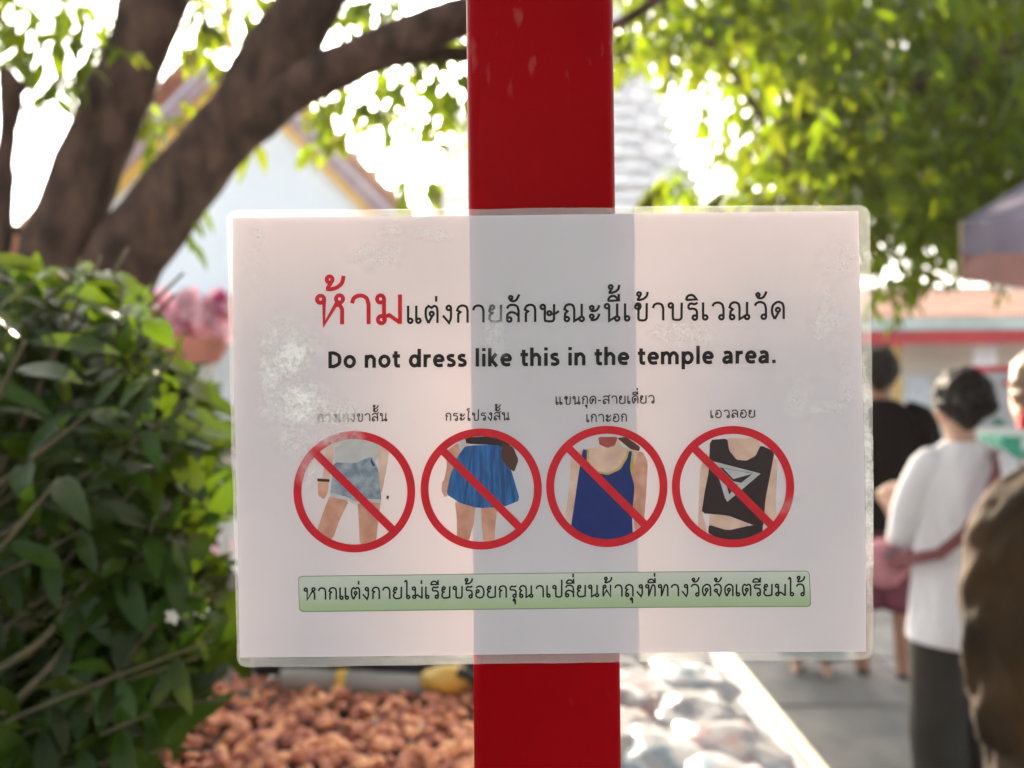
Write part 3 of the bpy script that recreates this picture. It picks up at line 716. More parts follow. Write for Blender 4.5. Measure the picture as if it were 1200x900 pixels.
# ------------------------------------------------------------------ raised bed with stone chips
ZB = .74
M_kerb = mat('white_painted_masonry', (.62, .60, .56), .8, nscale=4, bump=.3, bscale=40)
M_soil = mat('dark_soil', (.05, .030, .02), .95, nscale=15, bump=.6)
bed = empty('planter_bed', (-1.2, 1.7, 0)); tag(bed, 'raised planting bed filled with red brown stone chips under the shrub', 'planter')
binv = Matrix.Translation((1.2, -1.7, 0))
def bp(name, me, mt=None):
    o = obj(name, me, mt, bed); o.matrix_basis = binv.copy(); return o
out = [(-2.7, .85), (.06, .85), (.06, 2.12), (-.62, 2.12), (-.62, 3.4), (-2.7, 3.4)]
bm = bmesh.new(); vs = [bm.verts.new((x, y, ZB - .02)) for x, y in out]; bm.faces.new(vs); bp('soil', bm, M_soil)
for i in range(6):
    a = Vector((*out[i], 0)); b = Vector((*out[(i + 1) % 6], 0)); d = (b - a); L = d.length; ang = math.atan2(d.y, d.x)
    bm = bmesh.new(); box(bm, ((a + b) / 2) + Vector((0, 0, ZB / 2 - .01)), (L + .078, .08, ZB - .02 + .001 * i), Matrix.Rotation(ang, 3, 'Z'), .006); bp('planter_wall', bm, M_kerb)
M_stone = mat('red_stone_chip', (.86, .40, .26), .8, spec=.3, nscale=30, col2=(.62, .23, .13), bump=.4, bscale=120, rnd=.5)
ST = []
for k in range(6):
    bm = bmesh.new(); bmesh.ops.create_icosphere(bm, subdivisions=1, radius=.5)
    rr = random.Random(k)
    for v in bm.verts: v.co = Vector((v.co.x * 1.0, v.co.y * rr.uniform(.55, .8), v.co.z * .40)) * (1 + rr.uniform(-.22, .22))
    me = bpy.data.meshes.new('stone_chip'); bm.to_mesh(me); bm.free(); me.materials.append(M_stone); ST.append(me)
rs = random.Random(3); stones = []
for i in range(1900):
    x = rs.uniform(-1.3, .0); y = rs.uniform(1.35, 2.07)
    if x < -.9 and y < 1.2: continue
    s = rs.uniform(.016, .052) * (1.25 if rs.random() < .12 else 1)
    z = ZB + rs.uniform(-.012, .020) + .01 * noise.noise(Vector((x * 5, y * 5, 0)))
    M = Matrix.Translation((x, y, z)) @ Euler((rs.uniform(-.6, .6), rs.uniform(-.6, .6), rs.uniform(0, 6.28))).to_matrix().to_4x4() @ Matrix.Scale(s, 4)
    stones.append((M, rs.randrange(6), s))
def sv(a):
    x, y = PX(a[0].translation); ok = 215 < x < 556 and 782 < y < 915 and a[0].translation.z > ZB
    return a[2] / a[0].translation.y if ok else 0
stones.sort(key=lambda a: -sv(a))
V, Fc = [], []
for i, (M, k, s) in enumerate(stones):
    if i < 290 and sv(stones[i]) > 0:
        o = bpy.data.objects.new('stone_chip', ST[k]); COL.objects.link(o); o.parent = bed; o.matrix_basis = binv @ M
    else:
        b = len(V); V += [tuple(M @ q.co) for q in ST[k].vertices]; Fc += [tuple(b + j for j in p.vertices) for p in ST[k].polygons]
o = bp('stone_chips', mesh('stone_chips', V, Fc, M_stone)); tag(o, kind='stuff')
# two dry leaf stalks on the chips
M_straw = mat('dry_straw', (.62, .55, .42), .7)
for (a, b) in (((438, 842), (456, 880)), ((497, 848), (478, 876))):
    da = (1.5 - ZB - .02) * F / (a[1] - 450); p = W(a[0], a[1], da); q = W(b[0], b[1], da - .05)
    bm = tube_bm([p, (p + q) / 2 + Vector((0, 0, .004)), q], [.004, .005, .0025], 6); o = obj('dry_stalk', bm, M_straw)
    tag(o, 'pale dry stalk lying on the red stone chips, %s of the pair' % ('left' if a[0] < 470 else 'right'), 'stalk', 'dry stalks on the stone chips')

# ------------------------------------------------------------------ shrub
M_sleaf = mat('shrub_leaf', (.019, .043, .005), .32, spec=.24, nscale=30, col2=(.010, .026, .004), trans=.20, tcol=(.22, .34, .012), rnd=.45)
M_stem = mat('shrub_stem', (.13, .10, .05), .7, nscale=30, col2=(.05, .05, .02), trans=0)
shrub = empty('shrub', (-.75, 1.25, ZB)); tag(shrub, 'dense dark green broadleaf shrub filling the left side beside the sign', 'shrub')
SL = [leaf_mesh('leaf', .080, .025, M_sleaf, .2, .25, .95, 11), leaf_mesh('leaf', .092, .027, M_sleaf, .3, .2, .9, 12),
      leaf_mesh('leaf', .066, .022, M_sleaf, .1, .3, 1.0, 13), leaf_mesh('leaf', .086, .023, M_sleaf, .4, .3, .9, 14)]
leaves = []; rn = random.Random(5); stems = bmesh.new()
EDGE = [(285, 60), (305, 125), (330, 150), (370, 160), (400, 185), (430, 225), (480, 248), (540, 250), (600, 245), (660, 240), (700, 262), (740, 270), (780, 262), (820, 205), (860, 165), (905, 175), (980, 180)]
def edge(y):
    if y < EDGE[0][0]: return -999
    for (a, b), (c_, d_) in zip(EDGE, EDGE[1:]):
        if a <= y <= c_: return b + (d_ - b) * (y - a) / (c_ - a)
    return EDGE[-1][1]
def bush_stem(tx, ty, d, n=12, vis=False):
    tip = W(tx, ty, d)
    base = Vector((-.95 + rn.uniform(-.35, .3) + tip.x * .25, d + rn.uniform(-.05, .35) + .1, ZB - .02))
    mid = (base + tip) / 2 + Vector((rn.uniform(-.08, .08), rn.uniform(-.08, .08), .10)); P = []
    for i in range(17):
        t = i / 16; P.append(base * (1 - t) ** 2 + mid * 2 * t * (1 - t) + tip * t * t)
    if vis: obj('stem', tube_bm(P[::4], [.007, .006, .005, .0035, .002], 7), M_stem, shrub).matrix_basis = parent_inv(shrub)
    else: tube_bm(P[::4], [.006, .005, .004, .003, .0015], 5, stems, caps=False)
    tot = (tip - base).length
    for k in range(n):
        # leaf pairs crowd towards the tip
        t = 1 - (k / n) ** 1.3 * min(1, .38 / tot) ; i = min(15, int(t * 16)); p = P[i].lerp(P[i + 1], t * 16 - i); tg = (P[i + 1] - P[i]).normalized()
        a = k * 1.57 + rn.uniform(-.4, .4)
        for sgn in (0, math.pi):
            if rn.random() < .12: continue
            s1 = tg.orthogonal().normalized(); s2 = tg.cross(s1); sd = s1 * math.cos(a + sgn) + s2 * math.sin(a + sgn)
            ld = (tg * (.9 if k < 2 else .35) + sd * .9 + Vector((0, -.12, rn.uniform(-.55, .15)))).normalized()
            q = p + sd * .003
            if sunclear(q + ld * .06, .0): continue
            x, y = PX(q + ld * .08)
            if x > 292 or x > edge(y) + 34 or PX(q)[0] > edge(PX(q)[1]) + 26: continue
            leaves.append((frame(q, ld, Vector((rn.uniform(-.4, .4), -.75 + rn.uniform(-.4, .3), .9)), 0, rn.uniform(.6, 1.15)), rn.randrange(4)))
cnt = 0
while cnt < 185:
    y = rn.uniform(300, 930); e = edge(y); x = e + 12 - abs(rn.gauss(0, 130))
    if x < -60: continue
    bush_stem(x, y, rn.uniform(.92, 1.4), 9, vis=cnt % 24 == 0); cnt += 1
for i in range(26):
    y = rn.uniform(320, 900); bush_stem(edge(y) + rn.uniform(-12, 12), y, rn.uniform(1.0, 1.25), 6)
for (x, y, d) in ((150, 290, 1.05), (118, 300, 1.05), (215, 320, 1.15), (205, 345, 1.1), (270, 690, .95), (265, 820, .95), (240, 880, 1.0), (190, 880, .95), (232, 770, .95), (30, 400, .85), (70, 560, .85), (110, 480, .9)):
    bush_stem(x, y, d, 5, vis=True)
cnt = 0
while cnt < 110:                                     # deeper inside
    y = rn.uniform(330, 960); x = edge(y) - 30 - abs(rn.gauss(0, 140))
    if x < -80: continue
    bush_stem(x, y, rn.uniform(1.3, 1.75), 10); cnt += 1
o = obj('stems', stems, M_stem, shrub, smooth=True); o.matrix_basis = parent_inv(shrub); tag(o, kind='stuff')
emit_leaves(shrub, leaves, SL, M_sleaf, 290)
# bare woody stems low in the bush
for (a, b, c_) in (((-20, 860), (70, 770), (110, 700)), ((-10, 790), (60, 740), (130, 640)), ((60, 880), (130, 800), (210, 690))):
    bm = tube_bm([W(*a, .98), W(*b, .97), W(*c_, 1.0)], [.006, .005, .003], 8); o = obj('stem', bm, M_stem, shrub, smooth=True); o.matrix_basis = parent_inv(shrub)
# white leaf glare put in as small petal clusters, beside orange buds
M_glare_petal = mat('white_glare_petal', (.78, .78, .74), .6, trans=.3, tcol=(.8, .8, .7)); M_orange = mat('orange_bud', (.75, .28, .03), .6, trans=.3, tcol=(.9, .35, .03))
petal = leaf_mesh('petal', .011, .006, M_glare_petal, .3, .2, 1, 5)
for (x, y, orange) in ((203, 722, 0), (236, 714, 0), (238, 702, 1), (52, 432, 1)):
    p = W(x, y, .93); fl = obj('blossom', tube_bm([p + Vector((0, .012, -.006)), p], [.002, .0035], 6), M_orange if orange else M_glare_petal, shrub); fl.matrix_basis = parent_inv(shrub)
    for k in range(5):
        a = k * 1.256; o = bpy.data.objects.new('petal', petal); COL.objects.link(o); o.parent = fl
        o.matrix_basis = frame(p, Vector((math.cos(a), -.4, math.sin(a))), Vector((0, -1, 0)), 0, .9)
        if orange: o.scale = (.5, .5, .5)

# ------------------------------------------------------------------ temple hall with the ornate gable, left
M_wallb = mat('pale_blue_plaster', (.70, .77, .82), .85, nscale=.8, col2=(.66, .73, .79), bump=.1)
M_tile = mat('orange_glazed_tile', (.70, .36, .20), .35, nscale=6, col2=(.36, .13, .08), rnd=.25)
M_gold = mat('gold_yellow_trim', (.72, .46, .07), .45, nscale=12, metal=.1, col2=(.6, .34, .05))
M_mauve = mat('mauve_mosaic', (.40, .33, .38), .6, nscale=14, col2=(.26, .16, .17), bump=.5, bscale=40)
M_lilac = mat('lilac_glaze', (.58, .58, .72), .3, nscale=20)
M_brown = mat('maroon_lacquer', (.46, .22, .13), .5, nscale=12, col2=(.3, .12, .09))
DH = 17.0
hall = empty('temple_hall', W(272, 450, DH)); hall.location.z = 0
tag(hall, 'temple hall with pale blue gable wall and ornate tiered orange roof edge', 'temple')
def hp(name, bm, mt, sm=False, parent=None):
    o = obj(name, bm, mt, parent or hall, smooth=sm); o.matrix_basis = parent_inv(hall) if parent is None else Matrix(); return o
def prism(pts, y0, y1):
    bm = bmesh.new(); a = [bm.verts.new((x, y0, z)) for x, z in pts]; b = [bm.verts.new((x, y1, z)) for x, z in pts]
    bm.faces.new(a); bm.faces.new(b[::-1]); n = len(pts)
    for i in range(n): bm.faces.new((a[i], b[i], b[(i + 1) % n], a[(i + 1) % n]))
    bmesh.ops.recalc_face_normals(bm, faces=bm.faces); return bm
def hx(px, py): p = W(px, py, DH); return (p.x, p.z)
ap = hx(274, 93); rt = hx(520, 342); lf = hx(24, 345)
zb = hx(400, 345)[1]
body = [lf, ap, rt, (rt[0], zb), (lf[0], zb)]
inr = lambda p, k: (ap[0] + (p[0] - ap[0]) * k, ap[1] + (p[1] - ap[1]) * k)
hp('gable_wall', prism([(lf[0] - .2, zb + .02), (lf[0] - .05, lf[1] + .04), (ap[0], ap[1] + .12), (rt[0] + .05, rt[1] + .04), (rt[0] + .2, zb + .02)], DH, DH + .3), M_wallb)
hp('lower_wall', prism([(lf[0] + .9, 0), (lf[0] + .9, zb - .12), (rt[0] - .9, zb - .12), (rt[0] - .9, 0)], DH + .6, DH + .9), mat('white_plaster', (.62, .62, .62), .85, nscale=1))
hp('cornice', prism([(lf[0] + .5, zb - .12), (lf[0] + .5, zb + .018), (rt[0] - .5, zb + .018), (rt[0] - .5, zb - .12)], DH - .12, DH + .6), mat('blue_cornice', (.30, .42, .58), .6))
for end, sgn in ((rt, 1), (lf, -1)):
    a = Vector((ap[0], 0, ap[1])); b = Vector((end[0], 0, end[1])); d = (b - a).normalized(); nrm = Vector((d.z * -sgn, 0, d.x * sgn)) 
    if nrm.z < 0: nrm = -nrm
    L = (b - a).length
    def band(name, o0, o1, y0, y1, mt, l0=0, l1=L):
        q = [a + d * l0 + nrm * o0, a + d * l1 + nrm * o0, a + d * l1 + nrm * o1, a + d * l0 + nrm * o1]
        return hp(name, prism([(p.x, p.z) for p in q], y0, y1), mt)
    band('gold_bargeboard', -.02, .13, DH - .20, DH + .1, M_gold)
    band('mauve_bargeboard', .13, .36, DH - .32, DH + .1, M_mauve)
    band('lilac_moulding', .36, .44, DH - .40, DH + .1, M_lilac)
    band('lacquer_bargeboard', .44, .60, DH - .34, DH + .1, M_brown)
    band('roof_slab', .38, .60, DH + .1, DH + 9, M_tile)
    # rows of roof tiles stepping down the verge
    nt_ = int(L / .28)
    for k in range(nt_):
        p = a + d * (k * .28 + .14) + nrm * .65
        bm = bmesh.new(); box(bm, Vector((p.x, DH + .02, p.z)), (.30, 1.5, .09), Matrix.Rotation(-math.atan2(d.z, d.x) + .10 * sgn, 3, 'Y'), .03)
        hp('roof_tile', bm, M_tile)
    for k in range(int(L / .55)):                     # leaf shaped ornaments along the verge
        p = a + d * (k * .55 + .3) + nrm * .70
        q = [p - d * .16, p + d * .16, p + d * .02 + nrm * .16]
        hp('verge_ornament', prism([(v.x, v.z) for v in q], DH - .25, DH - .15), M_lilac if k % 2 else M_gold)
# horn finial
hp('horn_finial', tube_bm([(ap[0], DH - .1, ap[1] + .6), (ap[0] - .1, DH - .15, ap[1] + 1.0), (ap[0] + .1, DH - .3, ap[1] + 1.4), (ap[0] + .08, DH - .5, ap[1] + 1.8)], [.14, .11, .07, .03], 10), M_gold, True)

# ------------------------------------------------------------------ stone prang towers
M_prang = mat('grey_porcelain_stone', (.84, .85, .86), .8, nscale=.9, col2=(.66, .68, .72), bump=.5, bscale=3)
def prang(cx, base_px, top_px, half_px, Y, label, tiers=22):
    root = empty('temple_tower', W(cx, 450, Y)); root.location.z = 0; tag(root, label, 'tower')
    zb_ = 0; zt = W(cx, top_px, Y).z; hw = half_px / F * Y
    rows = []
    for i in range(tiers):
        t = i / tiers; r = hw * ((1 - t) ** 1.15 * .86 + .14 * (1 - t ** 3)); z0 = zt * (t ** .92); z1 = zt * (((i + 1) / tiers) ** .92)
        bm = bmesh.new()
        for (zz0, zz1, k) in ((z0, z0 + (z1 - z0) * .62, .93), (z0 + (z1 - z0) * .62, z1, 1.0)):
            pts = []
            for a in range(16):          # redented square plan
                an = math.pi / 4 * (a // 2) ; 
                sx = (1, .82, .82, .0)[0]
            plan = [(1, .55), (.84, .55), (.84, .70), (.70, .70), (.70, .84), (.55, .84), (.55, 1)]
            full = []
            for q in range(4):
                c_, s_ = math.cos(q * math.pi / 2), math.sin(q * math.pi / 2)
                full += [(x * c_ - y * s_, x * s_ + y * c_) for x, y in plan]
            lo = [bm.verts.new((x * r * k, y * r * k, zz0)) for x, y in full]; hi = [bm.verts.new((x * r * k * .985, y * r * k * .985, zz1)) for x, y in full]
            n_ = len(full)
            for j in range(n_): bm.faces.new((lo[j], lo[(j + 1) % n_], hi[(j + 1) % n_], hi[j]))
            bm.faces.new(hi); bm.faces.new(lo[::-1])
        # niches on every second tier
        if i % 2 == 0:
            for q in range(-2, 3):
                box(bm, (q * r * .3, -r * 1.0, z0 + (z1 - z0) * .8), (r * .12, r * .10, (z1 - z0) * .7))
        obj('tower_tier', bm, M_prang, root)
    obj('spire', tube_bm([(0, 0, zt * .98), (0, 0, zt * 1.05), (0, 0, zt * 1.12)], [hw * .12, hw * .06, .05], 8), M_prang, root)
prang(660, 450, -160, 213, 62, 'tall grey tiered stone tower behind the red post', 40)
prang(872, 450, 205, 26, 58, 'small grey stone tower peeking under the right foliage', 12)

# ------------------------------------------------------------------ pavilion on the right
DP = 13.0
pav = empty('pavilion', (W(1150, 450, DP).x, DP, 0)); tag(pav, 'low pavilion with terracotta tiled roof and red fascia behind the visitors', 'pavilion')
def pp(name, bm, mt): o = obj(name, bm, mt, pav); o.matrix_basis = parent_inv(pav); return o
def pz(py, d=DP): return W(1150, py, d).z
x0, x1 = W(965, 450, DP).x, W(1500, 450, DP).x
M_terr = mat('terracotta_tile', (.78, .42, .27), .7, nscale=5, col2=(.68, .33, .20), rnd=.12)
M_teal = mat('pale_teal_metal', (.55, .63, .60), .5, nscale=2); M_redf = mat('red_painted_board', (.50, .025, .035), .5, nscale=3)
M_whw = mat('white_wall', (.66, .66, .59), .8, nscale=1.2, col2=(.58, .58, .53)); M_yel = mat('yellow_painted_column', (.66, .44, .13), .6, nscale=3)
M_dark = mat('dark_timber', (.06, .045, .04), .7)
zr, ze = pz(346), pz(376)
# roof: rows of tiles going back and up
depth = 3.0
for j in range(9):
    t = j / 9; bm = bmesh.new()
    zz = ze + .06 + (pz(343, DP + depth) - ze) * t; yy = DP - .5 + (depth + .5) * t
    for i in range(int((x1 - x0) / .3)):
        box(bm, (x0 + .15 + i * .3, yy + .2, zz + .02 + (i % 2) * .015), (.288, .46, .045), Matrix.Rotation(.24, 3, 'X'))
    pp('tile_row', bm, M_terr)
pp('ridge_cap', prism([(x0 - .1 + .9, pz(344, DP + depth)), (x0 + .9, pz(336, DP + depth)), (x1, pz(336, DP + depth)), (x1, pz(344, DP + depth))], DP + depth - .05, DP + depth + .3), M_teal)
pp('gutter', prism([(x0, pz(389)), (x0, pz(375)), (x1, pz(375)), (x1, pz(389))], DP - .62, DP - .45), M_teal)
pp('fascia', prism([(x0 + .05, pz(404)), (x0 + .05, pz(389) - .003), (x1, pz(389) - .003), (x1, pz(404))], DP - .58, DP - .42), M_redf)
pp('wall', prism([(x0 + .2, 0), (x0 + .2, pz(395)), (x1, pz(395)), (x1, 0)], DP + .6, DP + .8), M_whw)
pp('plinth', prism([(x0, 0), (x0, .35), (x1, .35), (x1, 0)], DP + .2, DP + .58), mat('pale_plinth', (.62, .66, .70), .7))
def slabp(name, pxa, pxb, pya, pyb, y, th, mt):
    a = W(pxa, pya, y); b = W(pxb, pyb, y); bm = bmesh.new(); box(bm, ((a.x + b.x) / 2, y, (a.z + b.z) / 2), (abs(b.x - a.x), th, abs(a.z - b.z)), bev=.008); return pp(name, bm, mt)
slabp('column', 1047, 1056, 404, 545, DP - .2, .12, M_yel); slabp('column', 1400, 1412, 404, 545, DP - .2, .12, M_yel)
slabp('dark_beam', 1000, 1046, 404, 414, DP + .3, .15, M_dark)
slabp('white_panel', 1140, 1167, 405, 429, DP - .1, .04, mat('bright_white_panel', (.85, .88, .90), .4))
slabp('window_frame', 1096, 1132, 438, 500, DP + .58, .06, M_teal); slabp('door_panel', 1062, 1090, 440, 545, DP + .58, .05, mat('pale_blue_door', (.62, .70, .76), .6))

# red framed notice board
DN = 6.2
def thing(name, px, d, label, cat, group=None, z=0):
    p = W(px, 450, d); o = empty(name, (p.x, p.y, z)); tag(o, label, cat, group); return o
def part(root, name, bm, mt, sm=False): o = obj(name, bm, mt, root, smooth=sm); o.matrix_basis = parent_inv(root); return o
def pslab(root, name, pxa, pxb, pya, pyb, y, th, mt, bev=.006):
    a = W(pxa, pya, y); b = W(pxb, pyb, y); bm = bmesh.new(); box(bm, ((a.x + b.x) / 2, y, (a.z + b.z) / 2), (abs(b.x - a.x), th, abs(a.z - b.z)), bev=bev); return part(root, name, bm, mt)
nb_ = thing('notice_board', 1170, DN, 'grey display board in a bright red frame behind the woman in white', 'board')
M_redg = mat('bright_red_metal', (.62, .02, .02), .4)
pslab(nb_, 'frame_top', 1126, 1250, 429, 435, DN, .06, M_redg); pslab(nb_, 'frame_post', 1126, 1135, 436, 645, DN, .06, M_redg); pslab(nb_, 'frame_post', 1241, 1250, 436, 645, DN, .06, M_redg)
pslab(nb_, 'panel', 1136, 1240, 436, 500, DN, .03, mat('grey_panel', (.42, .42, .44), .5, nscale=4)); pslab(nb_, 'sticker', 1176, 1192, 446, 452, DN - .03, .008, M_redg, .002)
M_green = mat('green_plastic', (.03, .36, .22), .4)
DT = 5.2
tb = thing('low_table', 1190, DT, 'low white table with green crates behind the woman in white', 'table')
pslab(tb, 'tabletop', 1130, 1290, 545, 550, DT, .5, M_kerb)
for px in (1136, 1284):
    for dy in (-.2, .2): pslab(tb, 'leg', px - 3, px + 3, 550.5, 450 + 1.49 * F / DT, DT + dy, .04, M_kerb, .002)
for k, (a, b, c_, d_, lb) in enumerate(((1160, 1184, 510, 544, 'tall green plastic crate on the table right of the bun hairstyle'), (1186, 1240, 528, 544, 'flat green plastic crate at the right edge on the low table'))):
    cr_ = thing('crate', (a + b) / 2, DT, lb, 'crate', 'green plastic crates', W(0, 544, DT).z)
    pslab(cr_, 'crate_body', a, b, c_ + 3, d_, DT, .25, M_green, .01); pslab(cr_, 'crate_rim', a - 1, b + 1, c_, c_ + 2.8, DT, .28, M_green, .004)
bb = thing('tray', 1200, 4.9, 'pale tray of small goods in front of the green crates', 'tray', z=W(0, 545, 5.05).z)
pslab(bb, 'tray_base', 1180, 1230, 538, 543, 5.02, .1, M_kerb, .004)

# ------------------------------------------------------------------ parasol, upper right
M_can = mat('faded_purple_canvas', (.15, .13, .20), .8, nscale=5, col2=(.13, .11, .18), bump=.3, bscale=12, trans=.04, tcol=(.30, .22, .28))
M_val = mat('dusty_rose_canvas', (.27, .13, .125), .85, nscale=4, col2=(.22, .10, .10), bump=.3, bscale=10, trans=.04, tcol=(.35, .18, .16))
M_trimc = mat('cream_binding', (.70, .58, .42), .8, trans=.4, tcol=(.8, .6, .35))
DU = 2.7
um = empty('parasol', W(1345, 300, DU)); um.location.z = 0
tag(um, 'faded purple market parasol with dusty rose valance reaching in from the right', 'parasol')
A_ = W(1345, 120, DU + .05)
cor = [W(1127, 260, 2.7), W(1330, 205, 1.5), W(1700, 230, 2.0), W(1560, 250, 3.6), W(1270, 262, 3.7)]
# canopy: sagging panels between ribs, cut from apex to corner
def panel(a, b, apex, n=8):
    bm = bmesh.new(); rows = []
    for i in range(n + 1):
        t = i / n; row = []
        for k in range(n + 1):
            s = k / n; e = a.lerp(b, s); p = apex.lerp(e, t); p = p - Vector((0, 0, .03 * math.sin(math.pi * s) * t * t))
            row.append(bm.verts.new(p))
        rows.append(row)
    for r0, r1 in zip(rows, rows[1:]):
        for k in range(n):
            try: bm.faces.new((r0[k], r0[k + 1], r1[k + 1], r1[k]))
            except ValueError: pass
    bmesh.ops.remove_doubles(bm, verts=bm.verts[:], dist=1e-5); return bm
for i in range(5):
    a, b = cor[i], cor[(i + 1) % 5]; part(um, 'canopy_panel', panel(a, b, A_), M_can, True)
    for nm_, z0_, dz_, mt_, off_ in (('upper_valance', 0, -.026, M_can, 0), ('lower_valance', -.095, -.024, M_val, -.006)):
      bm = bmesh.new(); rows = []
      for j in range(5):
        row = []
        for k in range(13):
            s = k / 12; e = a.lerp(b, s) - Vector((0, 0, .03 * math.sin(math.pi * s)))
            row.append(bm.verts.new(e + Vector((0, off_, z0_ + dz_ * j)) + Vector((.010 * math.sin(s * 11 + j), .010 * math.cos(s * 9), 0)) * (j / 4)))
        rows.append(row)
      for r0, r1 in zip(rows, rows[1:]):
        for k in range(12): bm.faces.new((r0[k], r0[k + 1], r1[k + 1], r1[k]))
      part(um, nm_, bm, mt_, True)
    part(um, 'rib', tube_bm([A_ - Vector((0, 0, .03)), a.lerp(A_, .5) - Vector((0, 0, .02)), a - Vector((0, 0, .012))], [.008, .008, .007], 6), M_straw)
    part(um, 'edge_binding', tube_bm([a + Vector((0, 0, .004)), a - Vector((0, 0, .2))], [.008, .008], 6), M_trimc)
part(um, 'pole', tube_bm([(A_.x, A_.y, 0), (A_.x, A_.y, 1), (A_.x, A_.y, A_.z + .05)], [.022, .022, .022], 12), mat('pale_wood_pole', (.5, .36, .2), .6), True)

# ------------------------------------------------------------------ stall table with wrapped goods, bottom centre
M_alu = mat('sunlit_aluminium_edge', (.70, .66, .48), .38, metal=.25, nscale=30)
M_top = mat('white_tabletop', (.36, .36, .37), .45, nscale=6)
ZT = .90
xe = .472
tab = empty('stall_table', (.29, 1.4, 0)); tag(tab, 'white stall table with bright aluminium edge just right of the post', 'table')
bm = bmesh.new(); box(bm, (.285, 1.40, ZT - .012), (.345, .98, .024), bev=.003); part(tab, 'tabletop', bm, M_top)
bm = bmesh.new(); box(bm, (xe, 1.40, ZT - .012), (.022, 1.0, .032), bev=.004); part(tab, 'metal_edge', bm, M_alu)
bm = bmesh.new(); box(bm, (.40, 1.385, ZT + .004), (.008, .90, .006), bev=.001); part(tab, 'metal_strip', bm, M_alu)
for x in (.14, .455):
    for y in (.96, 1.85): bm = bmesh.new(); box(bm, (x, y, (ZT - .026) / 2), (.03, .03, ZT - .026), bev=.003); part(tab, 'leg', bm, M_alu)
def plastic(name, tint):
    m = bpy.data.materials.new(name); m.use_nodes = True; n = m.node_tree.nodes; l = m.node_tree.links; P = n['Principled BSDF']
    tc = n.new('ShaderNodeTexCoord'); nz = n.new('ShaderNodeTexNoise'); nz.inputs['Scale'].default_value = 22; nz.inputs['Detail'].default_value = 5; l.new(tc.outputs['Object'], nz.inputs[0])
    cr = n.new('ShaderNodeValToRGB'); e = cr.color_ramp.elements; e[0].position = .35; e[0].color = (*[.62 * t_ + .12 for t_ in tint], 1); e[1].position = .52; e[1].color = (.46, .45, .46, 1)
    l.new(nz.outputs[0], cr.inputs[0]); l.new(cr.outputs[0], P.inputs['Base Color']); P.inputs['Roughness'].default_value = .22
    t = n.new('ShaderNodeBsdfTranslucent'); l.new(cr.outputs[0], t.inputs[0]); mx = n.new('ShaderNodeMixShader'); mx.inputs[0].default_value = .4
    l.new(P.outputs[0], mx.inputs[1]); l.new(t.outputs[0], mx.inputs[2])
    tp = n.new('ShaderNodeBsdfTransparent'); m2 = n.new('ShaderNodeMixShader'); m2.inputs[0].default_value = .12; l.new(mx.outputs[0], m2.inputs[1]); l.new(tp.outputs[0], m2.inputs[2])
    l.new(m2.outputs[0], n['Material Output'].inputs[0])
    return m
PB = [plastic('clear_wrap_blue', (.12, .30, .42)), plastic('clear_wrap_pink', (.46, .22, .22)), plastic('clear_wrap_white', (.30, .29, .33)), plastic('clear_wrap_peach', (.50, .34, .22))]
BAGS = [(.15, 1.02, 1, 'pinkish plastic wrapped bundle nearest the post at the bottom'), (.30, 1.10, 0, 'white plastic bundle with blue print in the middle of the table'),
        (.16, 1.28, 3, 'peach tinted wrapped bundle behind the pinkish one'), (.31, 1.36, 2, 'clear white plastic bag at the table middle'),
        (.17, 1.55, 2, 'white wrapped bundle at the far end by the post'), (.32, 1.64, 3, 'cream wrapped bundle at the far end beside the strip')]
BAGS += [(.23, 1.00, 2, 'small clear bundle between the two front bundles'), (.325, 1.22, 1, 'pinkish bundle beside the thin metal strip'), (.22, 1.20, 0, 'bluish bundle between the front and middle rows'),
         (.23, 1.45, 1, 'small pinkish bundle in the middle row'), (.325, 1.50, 0, 'bluish bundle close to the metal edge'), (.25, 1.72, 2, 'clear white bundle at the very back of the table')]
for k, (x, y, mi, lb) in enumerate(BAGS):
    bm = bmesh.new(); bmesh.ops.create_icosphere(bm, subdivisions=4, radius=1)
    for v in bm.verts:
        c = v.co.copy(); r = 1 + .25 * noise.noise(c * 1.7 + Vector((k * 9, 0, 0))) + .08 * (1 - abs(noise.noise(c * 3.4 + Vector((0, k * 7, 0)))) * 2) + .05 * noise.noise(c * 9)
        v.co = Vector((c.x * .078 * r, c.y * .11 * r, max(-.022, c.z * .034 * r)))
    o = obj('wrapped_bundle', bm, PB[mi], smooth=True); o.location = (x, y, ZT + .0235 + (.004 if x > .25 else 0)); o.rotation_euler = (0, 0, random.uniform(-.5, .5))
    tag(o, lb, 'bundle', 'plastic wrapped bundles on the stall table')

# ------------------------------------------------------------------ things lying on the back of the bed
M_mat_ = mat('grey_rolled_mat', (.33, .31, .28), .85, nscale=8, bump=.3)
q0, q1 = W(330, 796, 1.98), W(528, 806, 1.96)
roll = empty('rolled_mat', (q0 + q1) / 2); tag(roll, 'grey rolled mat with yellow band lying behind the stone chips', 'mat')
part(roll, 'roll', tube_bm([q0, q0.lerp(q1, .4), q1], [.028, .030, .026], 16, lump=.08, lscale=20), M_mat_, True)
c_ = q0.lerp(q1, .33); part(roll, 'yellow_band', tube_bm([c_, c_ + (q1 - q0) * .06], [.032, .032], 16), M_gold, True)
q0, q1 = W(300, 780, 2.03), W(560, 782, 2.0)
part_ = obj('dark_cloth', tube_bm([q0, q0.lerp(q1, .3) + Vector((0, 0, .012)), q0.lerp(q1, .7), q1], [.020, .034, .036, .028], 14, lump=.25, lscale=16), mat('black_cloth', (.02, .02, .025), .9), smooth=True)
tag(part_, 'black bundled cloth lying above the grey rolled mat', 'cloth')
yb_ = empty('yellow_bag', W(520, 800, 1.95)); tag(yb_, 'yellow orange bag slumped beside the post behind the stone chips', 'bag')
